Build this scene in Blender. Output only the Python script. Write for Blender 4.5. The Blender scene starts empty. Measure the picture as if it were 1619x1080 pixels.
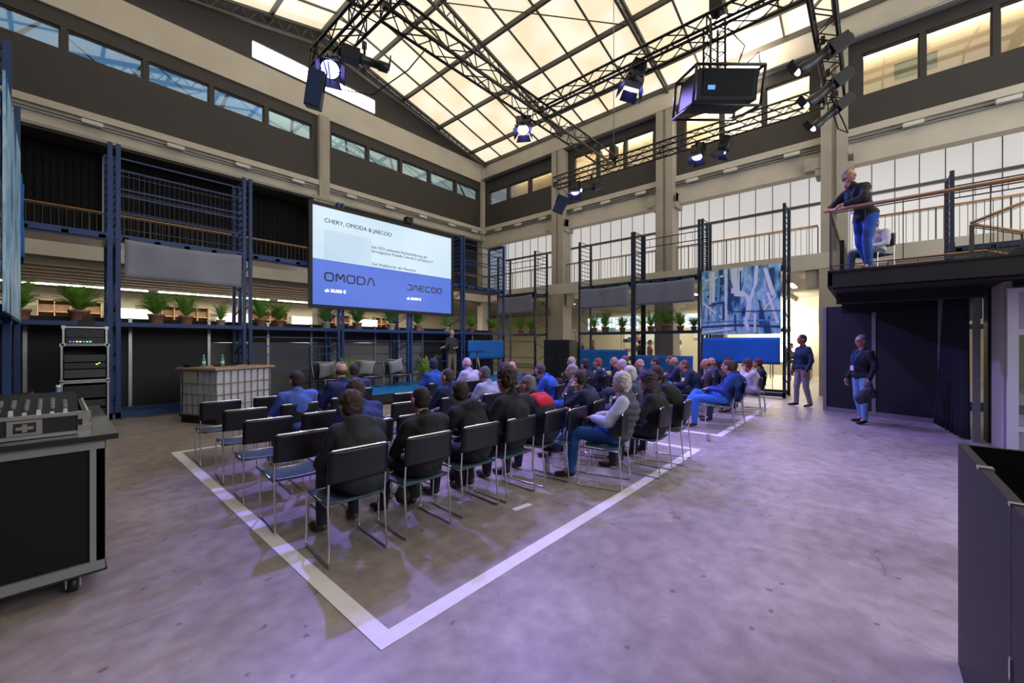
import bpy, bmesh, math, random
from mathutils import Vector, Matrix, Euler, noise
random.seed(7)
SC = bpy.context.scene
COL = SC.collection
R = math.radians
# ---------------------------------------------------------------- camera, world, exposure
cam_d = bpy.data.cameras.new('camera'); cam = bpy.data.objects.new('camera', cam_d); COL.objects.link(cam)
cam_d.sensor_width = 36; cam_d.lens = 14.23; cam_d.shift_y = .00185; cam_d.clip_start = .05
cam.location = (0, 0, 1.6); cam.rotation_euler = (R(90), 0, R(-48.5)); SC.camera = cam
w = bpy.data.worlds.new('world'); SC.world = w; w.use_nodes = True
w.node_tree.nodes['Background'].inputs[0].default_value = (.55, .62, .75, 1)
w.node_tree.nodes['Background'].inputs[1].default_value = .25
SC.view_settings.view_transform = 'Standard'; SC.view_settings.look = 'None'
SC.view_settings.exposure = 0.46; SC.view_settings.gamma = 1; SC.view_settings.use_curve_mapping = False

def lamp(kind, loc, target, energy, color, size=.1, spot=60, blend=.5, name='lamp', size_y=None):
    d = bpy.data.lights.new(name, kind); d.energy = energy; d.color = color
    if kind == 'SPOT': d.spot_size = R(spot); d.spot_blend = blend; d.shadow_soft_size = size
    elif kind == 'AREA':
        d.size = size
        if size_y: d.shape = 'RECTANGLE'; d.size_y = size_y
    else: d.shadow_soft_size = size
    o = bpy.data.objects.new(name, d); COL.objects.link(o); o.location = loc
    o.rotation_euler = (Vector(target) - Vector(loc)).to_track_quat('-Z', 'Y').to_euler()
    return o
BLU = (.28, .23, 1.0)
# beams of the stage lanterns hung on the truss grid
lamp('SPOT', (3.32, 7.25, 6.42), (4.3, 3.4, 0), 1150, BLU, .10, 80, .6, 'lantern_beam')
lamp('SPOT', (7.1, 5.75, 6.32), (4.8, 2.4, 0), 800, BLU, .10, 80, .6, 'lantern_beam')
lamp('SPOT', (7.15, 3.35, 6.35), (7.2, 1.2, 0), 560, (.34, .26, 1), .10, 100, .7, 'lantern_beam')
lamp('SPOT', (10.9, 6.7, 6.3), (10.4, 0.6, 0), 1250, BLU, .08, 85, .6, 'lantern_beam')
lamp('SPOT', (10.85, 3.2, 6.25), (9.6, -.3, 0), 520, BLU, .08, 95, .7, 'lantern_beam')
lamp('SPOT', (8.0, .7, 6.2), (7.0, 10.6, .8), 1300, (.75, .8, 1), .08, 45, .6, 'profile_beam')
# lamps of the rooms around the hall, plus an added gallery fill
for _x in (.5, 4.65, 8.9, 13.1): lamp('AREA', (_x, 20.9, 3.56), (_x, 20.9, 0), 230, (1, .95, .85), 3.6, name='undercroft_lamp', size_y=.14)
for _x in (19.4, 21.6, 23.8): lamp('AREA', (_x, 6, 3.6), (_x, 6, 0), 150, (1, .94, .80), .14, name='undercroft_lamp', size_y=13)
lamp('AREA', (17.0, 3.5, 9.2), (18.5, 3.5, 10.6), 1500, (1, .88, .70), 1.0, name='gallery_wall_fill', size_y=24)  # fill light added to lift the gallery back wall; the strip alone is dim

def srgb(h):
    h = h.lstrip('#'); v = [int(h[i:i+2], 16)/255 for i in (0, 2, 4)]
    return tuple(c/12.92 if c <= .04045 else ((c+.055)/1.055)**2.4 for c in v)
MATS = {}
def mat(name, col, rough=.6, metal=0., var=0., scale=6., emit=None, es=1., bump=0., spec=.5, coat=0.):
    if name in MATS: return MATS[name]
    m = bpy.data.materials.new(name); m.use_nodes = True; nt = m.node_tree; b = nt.nodes['Principled BSDF']
    c = srgb(col) if isinstance(col, str) else col
    b.inputs['Base Color'].default_value = (*c, 1); b.inputs['Roughness'].default_value = rough
    b.inputs['Metallic'].default_value = metal; b.inputs['Specular IOR Level'].default_value = spec
    if coat: b.inputs['Coat Weight'].default_value = coat
    m.diffuse_color = (*c, 1)
    if var or bump:
        tc = nt.nodes.new('ShaderNodeTexCoord'); n = nt.nodes.new('ShaderNodeTexNoise')
        n.inputs['Scale'].default_value = scale; n.inputs['Detail'].default_value = 5
        nt.links.new(tc.outputs['Object'], n.inputs['Vector'])
        if var:
            r = nt.nodes.new('ShaderNodeValToRGB')
            r.color_ramp.elements[0].position = .3; r.color_ramp.elements[1].position = .7
            r.color_ramp.elements[0].color = (*[max(0, x*(1-var)) for x in c], 1)
            r.color_ramp.elements[1].color = (*[min(1, x*(1+var)) for x in c], 1)
            nt.links.new(n.outputs['Fac'], r.inputs['Fac']); nt.links.new(r.outputs['Color'], b.inputs['Base Color'])
        if bump:
            bp = nt.nodes.new('ShaderNodeBump'); bp.inputs['Strength'].default_value = bump; bp.inputs['Distance'].default_value = .02
            nt.links.new(n.outputs['Fac'], bp.inputs['Height']); nt.links.new(bp.outputs['Normal'], b.inputs['Normal'])
    if emit:
        e = srgb(emit) if isinstance(emit, str) else emit
        b.inputs['Emission Color'].default_value = (*e, 1); b.inputs['Emission Strength'].default_value = es
    MATS[name] = m
    return m

# ---------------------------------------------------------------- mesh builder
def T(loc=(0, 0, 0), rot=(0, 0, 0), s=(1, 1, 1)):
    return Matrix.LocRotScale(Vector(loc), Euler([R(a) for a in rot]), Vector(s))
class MB:
    def __init__(s): s.v = []; s.f = []; s.mi = []; s.sm = []
    def add(s, vs, fs, m=0, smooth=False, M=None):
        b = len(s.v)
        s.v += [tuple(M @ Vector(p)) if M else tuple(p) for p in vs]
        s.f += [tuple(b+i for i in f) for f in fs]; s.mi += [m]*len(fs); s.sm += [smooth]*len(fs)
        return s
    def box(s, x0, x1, y0, y1, z0, z1, m=0, M=None, top=1.):
        cx, cy = (x0+x1)/2, (y0+y1)/2
        vs = [(x0, y0, z0), (x1, y0, z0), (x1, y1, z0), (x0, y1, z0)]
        vs += [(cx+(a-cx)*top, cy+(b-cy)*top, z1) for a, b, _ in vs[:4]]
        return s.add(vs, [(3, 2, 1, 0), (4, 5, 6, 7), (0, 1, 5, 4), (1, 2, 6, 5), (2, 3, 7, 6), (3, 0, 4, 7)], m, False, M)
    def cb(s, c, d, m=0, M=None, top=1.):
        return s.box(c[0]-d[0]/2, c[0]+d[0]/2, c[1]-d[1]/2, c[1]+d[1]/2, c[2]-d[2]/2, c[2]+d[2]/2, m, M, top)
    def rings(s, rs, m=0, smooth=True, close=True, M=None):
        n = len(rs[0]); vs = [p for r in rs for p in r]; fs = []
        for k in range(len(rs)-1):
            for i in range(n):
                j = (i+1) % n; fs.append((k*n+i, k*n+j, (k+1)*n+j, (k+1)*n+i))
        if close: fs += [tuple(range(n-1, -1, -1)), tuple(range((len(rs)-1)*n, len(rs)*n))]
        return s.add(vs, fs, m, smooth, M)
    def tube(s, pts, r, n=8, m=0, smooth=True, M=None):
        pts = [Vector(p) for p in pts]; rr = r if isinstance(r, (list, tuple)) else [r]*len(pts); rs = []
        for i, p in enumerate(pts):
            if i == 0: d = pts[1]-p
            elif i == len(pts)-1: d = p-pts[i-1]
            else: d = (pts[i+1]-p).normalized()+(p-pts[i-1]).normalized()
            d = d.normalized() if d.length > 1e-9 else Vector((0, 0, 1))
            if i == 0: u = d.orthogonal().normalized()
            else:
                u = (u-d*u.dot(d)); u = u.normalized() if u.length > 1e-6 else d.orthogonal().normalized()
            v = d.cross(u)
            rs.append([p+(u*math.cos(2*math.pi*k/n)+v*math.sin(2*math.pi*k/n))*rr[i] for k in range(n)])
        return s.rings(rs, m, smooth, True, M)
    def bar(s, p, q, a, b=None, m=0, up=(0, 0, 1)):
        p, q = Vector(p), Vector(q); b = b or a; d = (q-p).normalized(); u = Vector(up)
        if abs(d.dot(u)) > .95: u = Vector((1, 0, 0))
        x = d.cross(u).normalized(); y = x.cross(d); rs = []
        for c in (p, q): rs.append([c+x*sx*a/2+y*sy*b/2 for sx, sy in ((-1, -1), (1, -1), (1, 1), (-1, 1))])
        return s.rings(rs, m, False)
    def lathe(s, prof, n=16, m=0, M=None, smooth=True):
        return s.rings([[(r*math.cos(2*math.pi*k/n), r*math.sin(2*math.pi*k/n), z) for k in range(n)] for r, z in prof], m, smooth, True, M)
    def ell(s, c, r, m=0, n=14, k=9, M=None, rot=None):
        c = Vector(c); rs = []; Q = rot or Matrix.Identity(3)
        for i in range(k+1):
            a = -math.pi/2+math.pi*(i+.0)/k; cr = max(math.cos(a), .02)
            rs.append([c+Q @ Vector((r[0]*cr*math.cos(2*math.pi*j/n), r[1]*cr*math.sin(2*math.pi*j/n), r[2]*math.sin(a))) for j in range(n)])
        return s.rings(rs, m, True, True, M)
    def cap(s, p, q, r1, r2, n=14, m=0, flat=None):
        p, q = Vector(p), Vector(q); d = (q-p); L = d.length; d = d.normalized() if L > 1e-6 else Vector((0, 0, 1))
        u = d.orthogonal().normalized(); v = d.cross(u); rs = []
        for a in (-80, -50, -22): rs.append((p+d*r1*math.sin(R(a)), r1*math.cos(R(a))))
        rs.append((p, r1)); rs.append((q, r2))
        for a in (22, 50, 80): rs.append((q+d*r2*math.sin(R(a)), r2*math.cos(R(a))))
        return s.rings([[c+(u*math.cos(2*math.pi*k/n)+v*math.sin(2*math.pi*k/n))*rr for k in range(n)] for c, rr in rs], m)
    def mesh(s, name, mats, off=None):
        me = bpy.data.meshes.new(name)
        me.from_pydata(s.v if off is None else [tuple(off @ Vector(p)) for p in s.v], [], s.f)
        for m in (mats if isinstance(mats, (list, tuple)) else [mats]): me.materials.append(m)
        me.polygons.foreach_set('material_index', s.mi); me.polygons.foreach_set('use_smooth', s.sm); me.update()
        return me
    def build(s, name, mats, parent=None, world=False, loc=None):
        off = None
        if world and parent is not None: off = parent.matrix_basis.inverted()
        if loc is not None: off = Matrix.Translation(-Vector(loc))
        o = bpy.data.objects.new(name, s.mesh(name, mats, off)); COL.objects.link(o)
        if parent is not None: o.parent = parent
        if loc is not None: o.location = loc
        return o

def tag(o, label=None, cat=None, group=None, kind=None):
    if label: o['label'] = label
    if cat: o['category'] = cat
    if group: o['group'] = group
    if kind: o['kind'] = kind
    return o
def thing(name, label, cat, loc=(0, 0, 0), rz=0, group=None):
    o = bpy.data.objects.new(name, None); COL.objects.link(o); o.location = loc; o.rotation_euler = (0, 0, R(rz))
    o.empty_display_size = .1
    return tag(o, label, cat, group)
def struct(name, mb, m):
    o = mb.build(name, m); o['kind'] = 'structure'; return o
KIDS = {}
def children(o): return [c for c in bpy.data.objects if c.parent == o]
def copy_tree(root, loc, rz=None, label=None, group=None, keep=None):
    if root.name not in KIDS:
        ks = [(c, children(c)) for c in children(root)]; KIDS[root.name] = ks
    r = root.copy(); COL.objects.link(r); r.location = loc
    if rz is not None: r.rotation_euler = (0, 0, R(rz))
    if label: r['label'] = label
    if group: r['group'] = group
    for c, gs in KIDS[root.name]:
        if keep and not keep(c): continue
        d = c.copy(); COL.objects.link(d); d.parent = r
        for g in gs:
            e = g.copy(); COL.objects.link(e); e.parent = d
    return r
CA, SA = math.sin(R(48.5)), math.cos(R(48.5))
def proj(x, y, z):
    f = x*CA+y*SA; r = x*SA-y*CA
    return 809.5+640*r/f, 543-640*(z-1.6)/f
def emi(name, col, s):
    return mat(name, '#101010', .5, emit=col, es=s)

# ---------------------------------------------------------------- materials
M_conc = mat('concrete_beige', '#cbc3b3', .75, var=.07, scale=1.2, bump=.15)
M_conc2 = mat('concrete_column', '#aea698', .78, var=.09, scale=2.0, bump=.2)
M_dark = mat('dark_cladding', '#3d3937', .65, var=.05, scale=3)
M_frame = mat('window_frame_grey', '#4a4540', .5)
M_blue = mat('rack_blue_paint', '#14366e', .5, var=.12, scale=9, spec=.5)
M_navy = mat('rack_navy_paint', '#202b44', .45, var=.1, scale=9)
M_steel = mat('roof_steel', '#4f4a45', .5, var=.08)
M_truss = mat('truss_black', '#2b2725', .38, metal=.3)
M_black = mat('matt_black', '#0e0e10', .55)
M_blackp = mat('black_panel', '#15151b', .6, var=.1, scale=3)
M_alu = mat('aluminium', '#b5b4b0', .3, metal=.85, var=.06)
M_alum = mat('aluminium_matt', '#8f8f8d', .45, metal=.5)
M_chrome = mat('chrome', '#d8d8dc', .14, metal=1.)
M_wood = mat('handrail_oak', '#b98a54', .45, var=.16, scale=5)
M_curt = mat('black_curtain', '#0f0f14', .9, var=.2, scale=4)
M_white = mat('white_paint', '#d8d6d0', .6, var=.03)
M_leather = mat('black_leather', '#15141a', .38, var=.1, scale=12)
M_seat = mat('teal_leather', '#38505a', .34, var=.12, scale=12)
# ================================================================ SETTING
XW, YW, XL, YB = 16.0, 16.35, -2.0, -9.0; DZ1_ = 4.3
# floor: sealed concrete with stains, scuffs and hairline cracks
def floor_mat():
    m = bpy.data.materials.new('sealed_concrete_floor'); m.use_nodes = True; nt = m.node_tree; b = nt.nodes['Principled BSDF']
    N = nt.nodes.new; L = nt.links.new
    tc = N('ShaderNodeTexCoord')
    n1 = N('ShaderNodeTexNoise'); n1.inputs['Scale'].default_value = .55; n1.inputs['Detail'].default_value = 8; n1.inputs['Roughness'].default_value = .62
    L(tc.outputs['Object'], n1.inputs['Vector'])
    r1 = N('ShaderNodeValToRGB'); e = r1.color_ramp.elements
    e[0].position = .3; e[0].color = (*srgb('#7d716c'), 1); e[1].position = .72; e[1].color = (*srgb('#aca29e'), 1)
    L(n1.outputs['Fac'], r1.inputs['Fac'])
    n2 = N('ShaderNodeTexNoise'); n2.inputs['Scale'].default_value = 7; n2.inputs['Detail'].default_value = 8
    L(tc.outputs['Object'], n2.inputs['Vector'])
    mx = N('ShaderNodeMixRGB'); mx.blend_type = 'SOFT_LIGHT'; mx.inputs[0].default_value = .75
    L(r1.outputs['Color'], mx.inputs[1]); L(n2.outputs['Fac'], mx.inputs[2])
    # dark spots
    v = N('ShaderNodeTexVoronoi'); v.inputs['Scale'].default_value = 1.6; L(tc.outputs['Object'], v.inputs['Vector'])
    nd = N('ShaderNodeTexNoise'); nd.inputs['Scale'].default_value = 9; L(tc.outputs['Object'], nd.inputs['Vector'])
    ad = N('ShaderNodeMath'); ad.operation = 'MULTIPLY_ADD'; ad.inputs[1].default_value = .22; L(nd.outputs['Fac'], ad.inputs[0]); L(v.outputs['Distance'], ad.inputs[2])
    r2 = N('ShaderNodeValToRGB'); r2.color_ramp.elements[0].position = .155; r2.color_ramp.elements[0].color = (.62, .6, .6, 1)
    r2.color_ramp.elements[1].position = .19; r2.color_ramp.elements[1].color = (1, 1, 1, 1)
    L(ad.outputs[0], r2.inputs['Fac'])
    m2a = N('ShaderNodeMixRGB'); m2a.blend_type = 'MULTIPLY'; m2a.inputs[0].default_value = .8
    L(mx.outputs['Color'], m2a.inputs[1]); L(r2.outputs['Color'], m2a.inputs[2])
    v5 = N('ShaderNodeTexVoronoi'); v5.inputs['Scale'].default_value = 5.5; L(tc.outputs['Object'], v5.inputs['Vector'])
    nd5 = N('ShaderNodeTexNoise'); nd5.inputs['Scale'].default_value = 30; L(tc.outputs['Object'], nd5.inputs['Vector'])
    ad5 = N('ShaderNodeMath'); ad5.operation = 'MULTIPLY_ADD'; ad5.inputs[1].default_value = .3; L(nd5.outputs['Fac'], ad5.inputs[0]); L(v5.outputs['Distance'], ad5.inputs[2])
    r5 = N('ShaderNodeValToRGB'); r5.color_ramp.elements[0].position = .225; r5.color_ramp.elements[0].color = (.4, .36, .34, 1)
    r5.color_ramp.elements[1].position = .245; r5.color_ramp.elements[1].color = (1, 1, 1, 1); L(ad5.outputs[0], r5.inputs['Fac'])
    m2 = N('ShaderNodeMixRGB'); m2.blend_type = 'MULTIPLY'; m2.inputs[0].default_value = .8
    L(m2a.outputs['Color'], m2.inputs[1]); L(r5.outputs['Color'], m2.inputs[2])
    # cracks
    nv = N('ShaderNodeTexNoise'); nv.inputs['Scale'].default_value = 1.3; nv.inputs['Detail'].default_value = 6; L(tc.outputs['Object'], nv.inputs['Vector'])
    mv = N('ShaderNodeMixRGB'); mv.inputs[0].default_value = .35; L(tc.outputs['Object'], mv.inputs[1]); L(nv.outputs['Color'], mv.inputs[2])
    vc = N('ShaderNodeTexVoronoi'); vc.feature = 'DISTANCE_TO_EDGE'; vc.inputs['Scale'].default_value = .8; L(mv.outputs['Color'], vc.inputs['Vector'])
    r3 = N('ShaderNodeValToRGB'); r3.color_ramp.elements[0].position = .0; r3.color_ramp.elements[0].color = (.55, .5, .5, 1)
    r3.color_ramp.elements[1].position = .004; r3.color_ramp.elements[1].color = (1, 1, 1, 1); L(vc.outputs['Distance'], r3.inputs['Fac'])
    # cracks only in patches
    nm = N('ShaderNodeTexNoise'); nm.inputs['Scale'].default_value = .9; nm.inputs['Detail'].default_value = 3; L(tc.outputs['Object'], nm.inputs['Vector'])
    rm = N('ShaderNodeValToRGB'); rm.color_ramp.elements[0].position = .5; rm.color_ramp.elements[1].position = .62; L(nm.outputs['Fac'], rm.inputs['Fac'])
    m3 = N('ShaderNodeMixRGB'); m3.blend_type = 'MULTIPLY'; L(rm.outputs['Color'], m3.inputs[0])
    L(m2.outputs['Color'], m3.inputs[1]); L(r3.outputs['Color'], m3.inputs[2]); L(m3.outputs['Color'], b.inputs['Base Color'])
    rr = N('ShaderNodeMapRange'); rr.inputs['To Min'].default_value = .28; rr.inputs['To Max'].default_value = .55
    L(n1.outputs['Fac'], rr.inputs['Value']); L(rr.outputs['Result'], b.inputs['Roughness'])
    bp = N('ShaderNodeBump'); bp.inputs['Strength'].default_value = .12; bp.inputs['Distance'].default_value = .02
    L(n2.outputs['Fac'], bp.inputs['Height']); L(bp.outputs['Normal'], b.inputs['Normal'])
    return m
struct('floor', MB().box(-3, 27, -9.3, 25, -.2, 0), floor_mat())
# painted white lines
M_tape = mat('white_floor_paint', '#e6e3ea', .5, var=.04, scale=14)
def strip(pts_closed, w):
    mb = MB()
    for kk, (a, b) in enumerate(pts_closed):
        a, b = Vector((*a, .002)), Vector((*b, .002)); d = (b-a).normalized(); a = a-d*w/2; b = b+d*w/2
        n = Vector((-d.y, d.x, 0))*w/2
        mb.box(0, (b-a).length, -w/2, w/2, 0, .0025+kk*.0005, M=Matrix.Translation((a.x, a.y, .0005)) @ Matrix.Rotation(math.atan2(d.y, d.x), 4, 'Z'))
    return mb
o = strip([((1.18, 1.96), (6.4, 1.96)), ((6.4, 1.96), (6.4, 7.6)), ((6.4, 7.6), (1.18, 7.6)), ((1.18, 7.6), (1.18, 1.96))], .11).build('floor_marking', M_tape)
tag(o, 'white painted line frame around the nearer block of chairs', 'floor marking')
o = strip([((7.62, 1.96), (12.6, 1.96)), ((12.6, 1.96), (12.6, 7.6)), ((12.6, 7.6), (7.62, 7.6)), ((7.62, 7.6), (7.62, 1.96))], .11).build('floor_marking', M_tape)
tag(o, 'white painted line frame around the farther block of chairs', 'floor marking')
tag(MB().box(-.11, .11, -.03, .03, .0005, .003, M=T((3.03, 2.0+.55, 0), (0, 0, -8))).build('tape_piece', M_tape), 'short lone piece of white tape inside the near line corner', 'tape')

# ---- roof: translucent sheets lit by daylight, bars, purlins, lattice rafters
RX, RZ, EZ = 7.0, 13.85, 11.6
def rz_at(x): return RZ-(RZ-EZ)*abs(x-RX)/(XW-RX)
def roof_mat():
    m = bpy.data.materials.new('daylit_roof_sheet'); m.use_nodes = True; nt = m.node_tree; b = nt.nodes['Principled BSDF']
    tc = nt.nodes.new('ShaderNodeTexCoord'); n = nt.nodes.new('ShaderNodeTexNoise'); n.inputs['Scale'].default_value = .8; n.inputs['Detail'].default_value = 5
    nt.links.new(tc.outputs['Object'], n.inputs['Vector'])
    r = nt.nodes.new('ShaderNodeValToRGB'); e = r.color_ramp.elements
    e[0].position = .35; e[0].color = (*srgb('#efdcb2'), 1); e[1].position = .65; e[1].color = (*srgb('#fdf1da'), 1)
    nt.links.new(n.outputs['Fac'], r.inputs['Fac']); nt.links.new(r.outputs['Color'], b.inputs['Emission Color'])
    b.inputs['Base Color'].default_value = (.6, .58, .5, 1); b.inputs['Roughness'].default_value = .6
    b.inputs['Emission Strength'].default_value = .73
    return m
ML = 25.35
def slope_quad(mb, x0, x1, y0, y1, th=.03, up=.12):
    z0, z1 = rz_at(x0)+up, rz_at(x1)+up
    mb.add([(x0, y0, z0), (x1, y0, z1), (x1, y1, z1), (x0, y1, z0), (x0, y0, z0+th), (x1, y0, z1+th), (x1, y1, z1+th), (x0, y1, z0+th)],
           [(3, 2, 1, 0), (4, 5, 6, 7), (0, 1, 5, 4), (1, 2, 6, 5), (2, 3, 7, 6), (3, 0, 4, 7)])
PX = [7.0, 8.85, 10.76, 12.8, 14.93, 16.0]
PXL = [14-x for x in PX]
mb = MB()
for xs in (PX, PXL):
    for a, b_ in zip(xs, xs[1:]): slope_quad(mb, min(a, b_), max(a, b_), YB, YW)
struct('ceiling', mb, roof_mat())
mb = MB()
for x in PX+PXL[1:]:
    z = rz_at(x); h = .16 if x not in (16.0, -2.0) else .22
    mb.box(x-.05, x+.05, YB, YW, z-.05, z+h-.04)
struct('trim_1', mb, M_steel)
mb = MB(); ys = []
y = 16.2
while y > YB:
    ys.append(y); y -= 1.28
for y in ys:
    for xe in (XW, XL):
        mb.bar((RX, y, RZ+.08), (xe, y, EZ+.08), .055, .06)
struct('trim_2', mb, M_steel)
n_tr = 3
def lattice(y, xe, depth=.55, r=.05):
    mb = MB(); a = Vector((RX, y, RZ-.02)); b = Vector((xe, y, EZ+.02)); d = Vector((0, 0, -depth))
    mb.bar(a, b, .1, .1); mb.bar(a+d, b+d*.25, .08, .08)
    n = 16
    for i in range(n):
        p = a.lerp(b, i/n); q = (a+d).lerp(b+d*.25, (i+.5)/n); p2 = a.lerp(b, (i+1)/n)
        mb.tube([p, q], .022, 5); mb.tube([q, p2], .022, 5)
    return mb
for y in (16.1, 11.0, 5.97, .82, -4.3):
    for xe in (XW, XL):
        struct('trim_%d' % n_tr, lattice(y, xe), M_steel); n_tr += 1
mb = MB()
for y0, y1, x in ((11.0, 5.97, 7.0),):
    for s in (-1, 1):
        for k in range(2):
            mb.tube([(RX+s*1.8, y0-k*5, rz_at(RX+1.8)-.1), (RX+s*5.9, y1-k*5, rz_at(RX+5.9)-.1)], .02, 5)
struct('trim_%d' % n_tr, mb, M_steel); n_tr += 1

# ---- gable wall (left in the photo), along X at Y = YW
BZ = [(10.62, 11.6), (8.03, 10.62), (7.8, 8.03), (7.36, 7.8)]
cols_l = [-1.9, 7.1, 16.0]
mb = MB()
mb.box(XL-.3, XW+.3, YW, YW+.35, 10.62, 11.62)
mb.box(XL-.3, XW+.3, YW-.12, YW+.35, 7.84, 8.03)
mb.box(XL-.3, XW+.3, YW+.02, YW+.35, 7.36, 7.84)
struct('wall_left', mb, M_conc)
mb = MB()   # gable triangle in dark cladding, with the long window left open
gy0, gy1 = YW+.05, YW+.3
def gz(x): return rz_at(x)+.1
def gable(mb, x0, x1, z0, z1a, z1b):
    mb.add([(x0, gy0, z0), (x1, gy0, z0), (x1, gy0, z1b), (x0, gy0, z1a), (x0, gy1, z0), (x1, gy1, z0), (x1, gy1, z1b), (x0, gy1, z1a)],
           [(0, 1, 2, 3), (7, 6, 5, 4), (1, 0, 4, 5), (2, 1, 5, 6), (3, 2, 6, 7), (0, 3, 7, 4)])
gable(mb, XL, 4.65, 11.6, gz(XL), gz(4.65)); gable(mb, 4.65, 9.4, 11.6, 11.76, 11.76)
gable(mb, 4.65, 7, 12.36, gz(4.65), gz(7)); gable(mb, 7, 9.4, 12.36, gz(7), gz(9.4)); gable(mb, 9.4, XW, 11.6, gz(9.4), gz(XW))
struct('wall_left', mb, mat('gable_cladding', '#3d3a3a', .7, var=.05))
mb = MB(); mb.box(4.65, 9.4, YW+.12, YW+.16, 11.76, 12.36)
for x in (6.6, 6.95): mb.box(x-.02, x+.02, YW+.08, YW+.12, 11.76, 12.36, 1)
struct('window_1', mb, [emi('bright_sky_pane', (.86, .93, 1.), 9), M_alum])
# window bands: dark boards around openings
def band_l(xs, z0, z1, zw0, zw1, wins, nm):
    mb = MB(); x0, x1 = xs
    mb.box(x0, x1, YW+.06, YW+.3, z0, zw0); mb.box(x0, x1, YW+.06, YW+.3, zw1, z1)
    e = x0
    for a, b_ in wins:
        mb.box(e, a, YW+.06, YW+.3, zw0, zw1); e = b_
    mb.box(e, x1, YW+.06, YW+.3, zw0, zw1)
    struct(nm, mb, M_dark)
WL1 = [(.2+1.64*k-1.64, .2+1.64*k-.12) for k in range(0, 5)]
WL1 = [(-1.45, .1), (.23, 1.76), (1.89, 3.4), (3.53, 5.03), (5.17, 6.69)]
WL2 = [(7.47, 9.02), (9.14, 10.66), (10.8, 12.34), (12.46, 14.04), (14.16, 15.7)]
band_l((XL, 6.95), 8.03, 10.62, 9.58, 10.19, WL1, 'wall_left')
band_l((7.3, XW), 8.03, 10.62, 9.58, 10.19, WL2, 'wall_left')
def glass_mat(name, tint, refl=.35):
    m = bpy.data.materials.new(name); m.use_nodes = True; nt = m.node_tree; nt.nodes.clear()
    o = nt.nodes.new('ShaderNodeOutputMaterial'); mx = nt.nodes.new('ShaderNodeMixShader'); t = nt.nodes.new('ShaderNodeBsdfTransparent')
    g = nt.nodes.new('ShaderNodeBsdfGlossy'); g.inputs['Roughness'].default_value = .03; t.inputs[0].default_value = (*tint, 1)
    mx.inputs[0].default_value = refl; g.inputs[0].default_value = (.9, .95, 1, 1)
    nt.links.new(t.outputs[0], mx.inputs[1]); nt.links.new(g.outputs[0], mx.inputs[2]); nt.links.new(mx.outputs[0], o.inputs[0])
    return m
M_glass = glass_mat('window_glass', (.8, .92, 1), .14)
M_glassw = glass_mat('window_glass_clear', (.97, .97, .95), .1)
nw = 2
for wins in (WL1, WL2):
    for a, b_ in wins:
        mb = MB(); mb.box(a, b_, YW+.16, YW+.18, 9.58, 10.19)
        for z in (9.58, 10.16): mb.box(a, b_, YW+.12, YW+.2, z, z+.03, 1)
        for x in (a, b_-.03): mb.box(x, x+.03, YW+.12, YW+.2, 9.6, 10.17, 1)
        struct('window_%d' % nw, mb, [M_glass, M_frame]); nw += 1
# daylit neighbouring hall roof seen through these panes
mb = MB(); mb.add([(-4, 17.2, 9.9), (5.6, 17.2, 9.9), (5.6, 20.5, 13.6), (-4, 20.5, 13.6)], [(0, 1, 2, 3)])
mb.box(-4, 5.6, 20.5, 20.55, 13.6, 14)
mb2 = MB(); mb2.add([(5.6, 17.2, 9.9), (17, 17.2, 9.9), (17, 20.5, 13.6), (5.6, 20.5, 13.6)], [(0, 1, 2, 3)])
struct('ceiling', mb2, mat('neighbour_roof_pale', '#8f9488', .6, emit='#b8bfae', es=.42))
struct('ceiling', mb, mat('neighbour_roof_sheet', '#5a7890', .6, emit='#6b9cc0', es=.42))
mb = MB()
for k in range(9):
    x = -3+k*2.3; mb.bar((x, 17.15, 9.8), (x+1.3, 20.4, 13.4), .12, .1); mb.bar((x+1.6, 17.15, 9.8), (x-1, 20.4, 13.4), .07, .1)
struct('trim_%d' % n_tr, mb, mat('neighbour_steel', '#2e4456', .6)); n_tr += 1

# columns
def column_l(x, nm, w=.4):
    mb = MB(); mb.box(x-w/2, x+w/2, YW-.16, YW+.4, 4.0, 10.62); mb.box(x-w/2-.06, x+w/2+.06, YW-.1, YW+.4, 0, 4.0)
    mb.box(x-w/2+.06, x-w/2+.14, YW-.19, YW-.16, 8.1, 10.5); mb.box(x-w/2-.22, x+w/2+.22, YW-.14, YW+.3, 6.98, 7.4)
    struct(nm, mb, M_conc2)
for x in cols_l[:2]: column_l(x, 'trim_%d' % n_tr); n_tr += 1
mb = MB(); mb.box(XW-.14, XW+.3, YW-.12, YW+.3, 0, 11.6); mb.box(XW-.3, XW+.3, YW-.3, YW+.3, 7.7, 7.86)
struct('trim_%d' % n_tr, mb, M_conc); n_tr += 1
cols_r = [-9.5, -4.35, .82, 5.97, 11.0]
for y in cols_r:
    mb = MB()
    for s in (-.19, .19): mb.box(XW-.38, XW+.3, y+s-.13, y+s+.13, 3.9, 10.62)
    mb.box(XW-.3, XW+.2, y-.08, y+.08, 3.9, 10.62); mb.box(XW-.42, XW+.3, y-.36, y+.36, 0, 3.9)
    for s in (-1, 1):
        mb.box(XW-.34, XW+.3, y+s*.3-.14, y+s*.3+.28*s+.14, 7.0, 7.36); mb.box(XW-.34, XW+.3, y+s*.36-.1, y+s*.36+.1, 6.8, 7.02)
        mb.box(XW-.34, XW+.3, y+s*.4-.12, y+s*.4+.2*s+.1, 3.35, 3.9)
    struct('trim_%d' % n_tr, mb, M_conc2); n_tr += 1

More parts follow.
